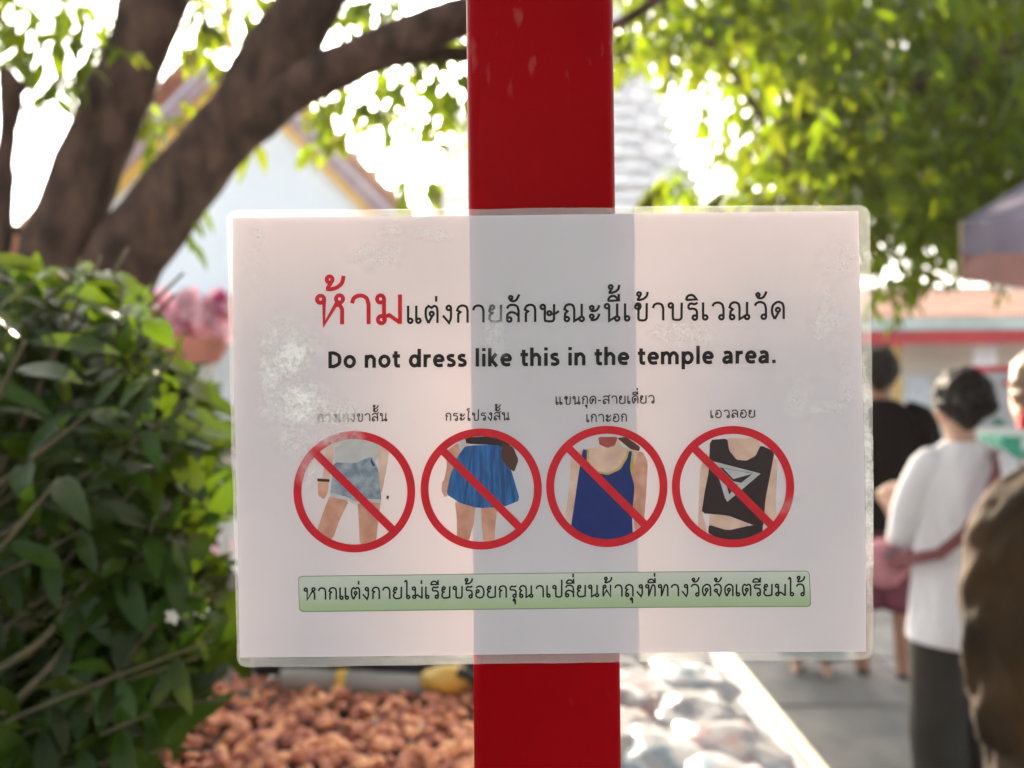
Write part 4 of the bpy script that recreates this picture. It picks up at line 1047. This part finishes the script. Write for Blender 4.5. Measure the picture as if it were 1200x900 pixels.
bm = bmesh.new(); bmesh.ops.create_icosphere(bm, subdivisions=3, radius=1); C_ = W(524, 796, 1.95)
for v in bm.verts:
    c = v.co.copy(); r = 1 + .2 * noise.noise(c * 2); v.co = C_ + Vector((c.x * .065 * r, c.y * .04 * r, c.z * .036 * r))
part(yb_, 'bag_body', bm, mat('yellow_orange_nylon', (.72, .36, .04), .5, nscale=10, col2=(.60, .42, .10)), True)
part(yb_, 'handle', tube_bm([C_ + Vector((.03, -.03, .03)), C_ + Vector((.07, -.04, .015)), C_ + Vector((.075, -.03, -.03))], [.012, .014, .012], 10), mat('black_strap', (.02, .02, .02), .7), True)

# ------------------------------------------------------------------ potted pink flowers, left behind the shrub
M_pink = mat('pink_petal', (.82, .46, .52), .6, nscale=30, col2=(.76, .52, .55), trans=.4, tcol=(.85, .45, .52), rnd=.35)
M_mag = mat('magenta_petal', (.45, .04, .16), .6, trans=.3, tcol=(.6, .05, .2)); M_clay = mat('orange_red_pot', (.55, .20, .14), .6, nscale=8)
PKL = [leaf_mesh('petal', .09, .075, M_pink, .3, .4, 1, 21), leaf_mesh('petal', .08, .065, M_mag, .3, .4, 1, 22)]
def flowers(name, px, py, d, wpx, hpx, n, label, base_z, pot=True):
    c = W(px, py, d); root = empty(name, (c.x, c.y, base_z)); tag(root, label, 'flowers', 'pink flowers between shrub and sign')
    rr = random.Random(px); wx = wpx / F * d; hz = hpx / F * d
    pz_ = c.z - hz
    if pot:
        part(root, 'pot', loft_bm([((c.x, c.y, pz_ - .16), wx * .6, wx * .5), ((c.x, c.y, pz_ - .06), wx * .85, wx * .7), ((c.x, c.y, pz_ + .0), wx * .9, wx * .75)], 18), M_clay)
    part(root, 'stand', loft_bm([((c.x, c.y, base_z), wx * .5, wx * .4), ((c.x, c.y, (pz_ - .16 + base_z) / 2), wx * .35, wx * .3), ((c.x, c.y, pz_ - .162), wx * .5, wx * .4)], 14), M_kerb)
    for k in range(n):
        p = c + Vector((rr.gauss(0, .45) * wx, rr.gauss(0, .4) * wx, rr.uniform(-1, 1) * hz))
        fl = None
        for j in range(6):
            a = j * 1.047 + rr.random(); mi = 1 if rr.random() < .22 else 0
            M = frame(p, Vector((math.cos(a), rr.uniform(-.6, .2), math.sin(a))), Vector((0, -1, .2)), 0, rr.uniform(.8, 1.2))
            if fl is None: fl = bpy.data.objects.new('blossom', PKL[mi]); COL.objects.link(fl); fl.parent = root; fl.matrix_basis = parent_inv(root) @ M; M0 = M
            else: o = bpy.data.objects.new('petal', PKL[mi]); COL.objects.link(o); o.parent = fl; o.matrix_basis = M0.inverted() @ M
flowers('flower_pot', 228, 374, 5.0, 44, 22, 30, 'pink blossoms in an orange red pot, topmost of the flowers left of the sign', 0)
flowers('flower_pot', 262, 520, 5.6, 20, 12, 9, 'small pink blossoms halfway down the gap left of the sign', 0, False)
flowers('flower_pot', 256, 655, 6.2, 18, 14, 9, 'low pink blossoms near the lower left corner of the sign', 0, False)

# ------------------------------------------------------------------ people
M_skin = mat('tan_skin', (.42, .22, .14), .5, nscale=10, col2=(.36, .18, .115))
M_skinp = mat('light_skin', (.55, .33, .24), .5, nscale=10, col2=(.48, .28, .20))
M_hair = mat('black_hair', (.010, .008, .007), .55, spec=.25, nscale=60, col2=(.005, .004, .004), bump=.8, bscale=160, stretch=(1, 1, .3))
M_bhair = mat('brown_hair', (.20, .12, .06), .5, nscale=60, bump=.5, bscale=160, stretch=(1, 1, .3))
def skin_body(root, sk, mt, name='body'):
    """sk: list of chains; each chain a list of (x, y, z, rx, ry); chains join where points coincide"""
    bm = bmesh.new(); lay = bm.verts.layers.skin.verify(); idx = {}; first = True
    for ch in sk:
        prev = None
        for (x, y, z, rx, ry) in ch:
            key = (round(x, 4), round(y, 4), round(z, 4))
            if key not in idx:
                v = bm.verts.new((x, y, z)); v[lay].radius = (rx, ry); v[lay].use_root = first; first = False; idx[key] = v
            v = idx[key]
            if prev is not None and prev is not v: bm.edges.new((prev, v))
            prev = v
    me = bpy.data.meshes.new(name); bm.to_mesh(me); bm.free()
    o = bpy.data.objects.new(name, me); COL.objects.link(o)
    o.modifiers.new('skin', 'SKIN').use_smooth_shade = True; s = o.modifiers.new('sub', 'SUBSURF'); s.levels = s.render_levels = 2
    bpy.context.view_layer.update()
    ev = o.evaluated_get(bpy.context.evaluated_depsgraph_get()); m2 = bpy.data.meshes.new_from_object(ev)
    bpy.data.objects.remove(o); m2.materials.clear(); m2.materials.append(mt)
    o = bpy.data.objects.new(name, m2); COL.objects.link(o); o.parent = root
    for p in m2.polygons: p.use_smooth = True
    return o
def hand(wr, d, up, side, r=.009, curl=.6):
    """palm and five curled fingers: wr wrist, d direction, up back of the hand, side towards the thumb"""
    d, up, side = d.normalized(), up.normalized(), side.normalized(); ch = []
    wr = Vector(wr); palm = wr + d * .05
    f = lambda p, a, b: (p.x, p.y, p.z, a, b)
    ch.append([f(wr, .024, .020), f(palm, .030, .016)])
    for k, (off, L) in enumerate(((.030, .070), (.010, .078), (-.010, .072), (-.029, .056))):
        k0 = palm + side * off + d * .03; c = d.copy(); p = k0; pts = [f(palm, .030, .016), f(k0, .012, .011)]
        for j in range(3):
            c = (c - up * curl * (.6 + .5 * j)).normalized(); p = p + c * L / 3; pts.append(f(p, r - j * .0008, r - j * .0008))
        ch.append(pts)
    t0 = wr + side * .028 + d * .02; t1 = t0 + (side * .7 + d * .8 - up * .3).normalized() * .032; t2 = t1 + (d - up * .5).normalized() * .028
    ch.append([f(wr, .024, .020), f(t0, .014, .012), f(t1, .011, .010), f(t2, .009, .009)])
    return ch
def person(px, d, H, rz, label, skin, arms=None, stance=.09, lean=0, name='person'):
    """skeleton of a standing figure facing local +Y, scaled to height H (unit body 1.6 m)"""
    p = W(px, 450, d); root = empty(name, (p.x, p.y, 0), (0, 0, rz)); k = H / 1.6
    tag(root, label, 'person')
    def q(x, y, z, a, b):
        if z > 1.3: y += lean * (z - 1.3) / .2
        return (x * k, y * k, z * k, a * k, b * k)
    pel = q(0, 0, .86, .125, .095); neck0 = q(0, -.005, 1.34, .052, .052); ch0 = q(0, 0, 1.24, .080, .058)
    chains = [[pel, q(0, .01, 1.0, .115, .085), q(0, .01, 1.14, .13, .09), ch0, neck0, q(0, .012, 1.39, .048, .05), q(0, .02, 1.44, .062, .075), q(0, .02, 1.505, .074, .090), q(0, .012, 1.56, .058, .068)]]
    chains.append([q(0, .02, 1.505, .074, .090), q(0, .108, 1.475, .012, .014)])          # nose
    for s in (-1, 1):
        chains.append([q(0, .02, 1.505, .074, .090), q(s * .082, .005, 1.475, .012, .02)])   # ear
        hip = q(s * .085, 0, .80, .085, .085); x = s * stance
        chains.append([pel, hip, q(x, .01, .62, .068, .070), q(x, .012, .46, .052, .054), q(x, -.01, .30, .050, .052), q(x, -.005, .09, .033, .035), q(x, -.02, .035, .034, .030), q(x + s * .01, .09, .025, .038, .02), q(x + s * .012, .14, .018, .032, .014)])
        sh = q(s * .132, 0, 1.27, .042, .046)
        A = (arms or {}).get(s)
        el, wr, hd, hu = A if A else ((s * .21, -.03, 1.03), (s * .215, .05, .80), (0, .3, -1), (s, 0, .1))
        chains.append([ch0, sh, q(*el, .036, .038), q(*wr, .024, .024)])
        wv = Vector(wr) * k; d_ = Vector(hd).normalized(); u_ = Vector(hu).normalized(); sd = d_.cross(u_) * (-1 if s > 0 else 1)
        hc = hand(wv, d_, u_, sd); hc[0][0] = q(*wr, .024, .024); hc[-1][0] = q(*wr, .024, .024); chains += hc
    skin_body(root, chains, skin); return root, k
def sleeve(root, pts, rr, mt, k, name='sleeve', lump=.10):
    o = obj(name, tube_bm([Vector(p) * k for p in pts], [r * k for r in rr], 20, lump=lump, lscale=9), mt, root, smooth=True); return o
def cloth(root, name, rings, mt, k, fold=.03, freq=7, seed=0, cap=(True, True)):
    rr = [(Vector(c) * k, a * k, b * k) for c, a, b in rings]
    return obj(name, loft_bm(rr, 96, fold=fold, ffreq=freq, seed=seed, cap0=cap[0], cap1=cap[1]), mt, root, smooth=True)
def head_hair(root, mt, k, bun=False, puff=1.0):
    bm = bmesh.new(); bmesh.ops.create_icosphere(bm, subdivisions=5, radius=1)
    for v in bm.verts:
        c = v.co.copy(); r = 1 + .09 * noise.noise(c * 3) + .02 * math.sin(26 * math.atan2(c.x, c.z + .3)) * (1 - c.y * c.y) + .02 * noise.noise(c * 14)
        x, y, z = c.x * .091 * r, c.y * .102 * r - .014, c.z * .106 * r
        if z < -.02: x *= 1 - 1.6 * (-.02 - z) / .12 * .35
        if y > .045 and z < .055: y = .045 + (y - .045) * .1
        v.co = Vector((x * puff, y, 1.515 + z * puff)) * k
    ho = obj('hair', bm, mt, root, smooth=True)
    if bun:
        bm = bmesh.new(); bmesh.ops.create_icosphere(bm, subdivisions=5, radius=1)
        for v in bm.verts:
            c = v.co.copy(); r = 1 + .10 * math.sin(5 * math.atan2(c.z, c.x) + 7 * c.y) + .10 * noise.noise(c * 4)
            v.co = (Vector((-.005, -.122, 1.500)) + Vector((c.x * .056 * r, c.y * .040 * r, c.z * .050 * r))) * k
        obj('hair_bun', bm, mt, root, smooth=True)
        for q in range(4):
            a = q * 1.5; obj('hair_strand', tube_bm([Vector((-.03 + .05 * math.cos(a), -.13, 1.505 + .045 * math.sin(a))) * k, Vector((-.03 + .075 * math.cos(a + .3), -.13, 1.505 + .07 * math.sin(a + .3))) * k], [.006, .002], 6), mt, root)
    return ho
# woman in white -----------------------------------------------------
M_white = mat('white_cotton', (.78, .77, .80), .85, nscale=5, col2=(.70, .69, .73), bump=.7, bscale=9)
M_olive = mat('dark_olive_trousers', (.034, .031, .025), .85, nscale=7, col2=(.018, .016, .014), bump=.3, bscale=20)
M_straps = mat('dusty_maroon_strap', (.22, .07, .08), .8)
wo, k = person(1127, 2.7, 1.515, R(0), 'woman with black hair in a bun and loose white blouse seen from behind', M_skinp,
  arms={-1: ((-.160, .07, 1.03), (-.165, .17, 1.06), (-.15, .3, .85), (-.7, -.5, .2)), 1: ((.17, .05, 1.04), (.12, .22, .98), (-.5, .8, .1), (.5, .1, .8))})
head_hair(wo, M_hair, k, bun=True, puff=1.06)
cloth(wo, 'blouse', [((0, -.012, .66), .195, .155), ((0, -.01, .76), .182, .15), ((0, 0, .90), .168, .14), ((0, 0, 1.08), .152, .124), ((0, -.003, 1.22), .150, .108), ((0, -.006, 1.29), .136, .086), ((0, -.008, 1.335), .10, .07), ((0, -.006, 1.362), .066, .062)], M_white, k, .07, 6, 1)
sleeve(wo, [(-.09, 0, 1.305), (-.13, 0, 1.275), (-.16, .03, 1.16), (-.165, .07, 1.03), (-.185, .11, 1.02)], [.045, .056, .062, .070, .058], M_white, k)
sleeve(wo, [(.09, 0, 1.305), (.13, 0, 1.275), (.16, .03, 1.16), (.168, .06, 1.03), (.15, .12, 1.0)], [.045, .056, .062, .070, .058], M_white, k)
for s in (-1, 1): sleeve(wo, [(s * .06, 0, .80), (s * .085, 0, .6), (s * .09, .01, .3), (s * .09, 0, .08)], [.12, .108, .095, .088], M_olive, k, 'trouser_leg', .12)
obj('hair_clip', tube_bm([Vector((.03, -.150, 1.44)) * k, Vector((.055, -.145, 1.435)) * k], [.012, .010], 8), mat('green_clip', (.02, .28, .17), .4), wo)
obj('sandal', tube_bm([Vector((-.09, -.05, .012)) * k, Vector((-.1, .15, .012)) * k], [.04, .042], 8), M_dark, wo); obj('sandal', tube_bm([Vector((.09, -.05, .012)) * k, Vector((.1, .15, .012)) * k], [.04, .042], 8), M_dark, wo)
# shoulder bag with its strap across her back
bg_ = empty('shoulder_bag', wo.location, wo.rotation_euler); tag(bg_, 'pink and maroon shoulder bag worn at the left hip of the woman in white', 'bag')
M_pk = mat('soft_pink_cloth', (.62, .30, .34), .8, nscale=14, col2=(.45, .14, .19), bump=.3)
bm = bmesh.new(); pts = [Vector(p) * k for p in [(.065, -.080, 1.335), (.038, -.135, 1.27), (-.018, -.168, 1.17), (-.085, -.172, 1.07), (-.155, -.135, .99), (-.21, -.03, .95), (-.235, .05, .93)]]
ring = None
for i, p in enumerate(pts):
    t = (pts[min(i + 1, 6)] - pts[max(i - 1, 0)]).normalized(); out = Vector((p.x, p.y, 0)).normalized(); wv = t.cross(out).normalized() * .019
    r_ = [bm.verts.new(p + wv + out * .006), bm.verts.new(p - wv + out * .006), bm.verts.new(p - wv), bm.verts.new(p + wv)]
    if ring:
        for j in range(4): bm.faces.new((ring[j], ring[(j + 1) % 4], r_[(j + 1) % 4], r_[j]))
    ring = r_
obj('strap', bm, M_straps, bg_)
bm = bmesh.new(); bmesh.ops.create_icosphere(bm, subdivisions=3, radius=1)
for v in bm.verts:
    c = v.co.copy(); r = 1 + .15 * noise.noise(c * 2.2); v.co = Vector((-.225, .13, .90)) * k + Vector((c.x * .085 * r, c.y * .06 * r, c.z * .085 * r))
obj('bag_body', bm, M_pk, bg_, smooth=True)
obj('flap', tube_bm([Vector((-.25, .06, .955)) * k, Vector((-.20, .045, .935)) * k, Vector((-.17, .03, .93)) * k], [.010, .018, .010], 10), mat('grey_charm', (.16, .15, .15), .6), bg_, smooth=True)
# man in black -------------------------------------------------------
M_black = mat('black_tshirt', (.006, .004, .005), .9, spec=.15, nscale=8, bump=.2)
M_maroon = mat('maroon_shorts', (.20, .045, .075), .85, nscale=8, col2=(.14, .03, .05), bump=.3, bscale=18)
ma, k = person(1031, 4.0, 1.64, R(-24), 'man with short black hair in a black t-shirt and maroon shorts beside the sign', M_skin)
head_hair(ma, M_hair, k, puff=1.02)
cloth(ma, 'tshirt', [((0, 0, .74), .175, .125), ((0, 0, .9), .170, .125), ((0, 0, 1.08), .172, .12), ((0, 0, 1.22), .182, .112), ((0, 0, 1.30), .165, .085), ((0, -.003, 1.345), .105, .07), ((0, -.005, 1.37), .062, .06)], M_black, k, .02, 6, 3)
for s in (-1, 1):
    sleeve(ma, [(s * .11, 0, 1.31), (s * .17, 0, 1.285), (s * .205, -.01, 1.16), (s * .218, -.02, 1.03)], [.05, .068, .066, .066], M_black, k)
    sleeve(ma, [(s * .06, 0, .78), (s * .085, 0, .62), (s * .092, .01, .36)], [.115, .11, .115], M_maroon, k, 'shorts_leg', .08)
    obj('sandal', tube_bm([Vector((s * .09, -.05, .012)) * k, Vector((s * .1, .15, .012)) * k], [.038, .04], 8), M_dark, ma)
# person in teal trousers behind the sign -------------------------------
M_tealc = mat('teal_cloth', (.035, .14, .17), .85, nscale=8, bump=.3)
te, k = person(947, 4.1, 1.58, R(160), 'person in long teal trousers standing behind the sign with one bare foot showing', M_skinp, stance=.07)
head_hair(te, M_hair, k)
cloth(te, 'shirt', [((0, 0, .78), .17, .125), ((0, 0, 1.0), .165, .12), ((0, 0, 1.22), .172, .11), ((0, 0, 1.30), .155, .085), ((0, -.003, 1.345), .10, .07), ((0, -.005, 1.37), .062, .06)], M_mat_, k, .02, 6, 5)
for s in (-1, 1):
    sleeve(te, [(s * .11, 0, 1.31), (s * .165, 0, 1.285), (s * .2, -.01, 1.16), (s * .213, -.02, 1.03)], [.05, .064, .062, .062], M_mat_, k)
    sleeve(te, [(s * .05, 0, .82), (s * .07, 0, .6), (s * .072, .01, .3), (s * .072, .01, .10)], [.12, .105, .10, .095], M_tealc, k, 'trouser_leg', .12)
# person in the brown shawl, right edge --------------------------------
M_shawl = mat('brown_shawl', (.055, .029, .010), .85, spec=.2, nscale=4, col2=(.007, .005, .003), bump=.9, bscale=9)  # dark noise puts the unlit folds into the cloth colour
M_shawl2 = mat('dark_brown_cloth', (.10, .062, .028), .85, nscale=7, col2=(.015, .012, .010), bump=.6, bscale=18)
br, k = person(1266, 1.8, 1.56, R(12), 'person wrapped in a loose brown shawl, nearest the viewer at the right edge', M_skinp, lean=.075,
  arms={-1: ((-.13, .03, 1.04), (-.04, .13, 1.0), (.9, .2, .1), (-.3, .1, 1)), 1: ((.15, .03, 1.04), (.10, .20, 1.0), (-.5, .7, .1), (.3, .1, 1))})
head_hair(br, M_bhair, k, puff=1.08).location.y = .075
obj('ear_ring', tube_bm([Vector((-.088, .07, 1.455)) * k, Vector((-.088, .07, 1.42)) * k], [.010, .013], 8), mat('red_enamel', (.6, .02, .03), .4), br)
cloth(br, 'robe', [((0, 0, .10), .21, .19), ((0, 0, .4), .20, .18), ((0, 0, .7), .195, .17), ((0, 0, 1.0), .185, .15), ((0, 0, 1.2), .17, .12)], M_shawl2, k, .12, 8, 2)
cloth(br, 'shawl', [((-.01, -.02, .70), .22, .20), ((-.01, -.02, .88), .245, .21), ((0, -.01, 1.05), .248, .20), ((0, 0, 1.18), .228, .17), ((0, .01, 1.28), .18, .13), ((0, 0, 1.34), .11, .085), ((0, 0, 1.37), .07, .07)], M_shawl, k, .13, 4, 8)
cloth(br, 'collar', [((0, 0, 1.345), .095, .088), ((0, .025, 1.38), .074, .074), ((0, .05, 1.42), .062, .064)], M_shawl, k, .03, 9, 1)

# ------------------------------------------------------------------ warm evening haze
bm = bmesh.new(); box(bm, (0, 150, 29), (900, 950, 60))
vm = bpy.data.materials.new('thin_haze'); vm.use_nodes = True; n = vm.node_tree.nodes; n.remove(n['Principled BSDF'])
pvn = n.new('ShaderNodeVolumePrincipled'); pvn.inputs['Density'].default_value = .0009; pvn.inputs['Color'].default_value = (.95, .92, .88, 1); pvn.inputs['Anisotropy'].default_value = .55
vm.node_tree.links.new(pvn.outputs[0], n['Material Output'].inputs['Volume'])
tag(obj('haze', bm, vm), kind='stuff')
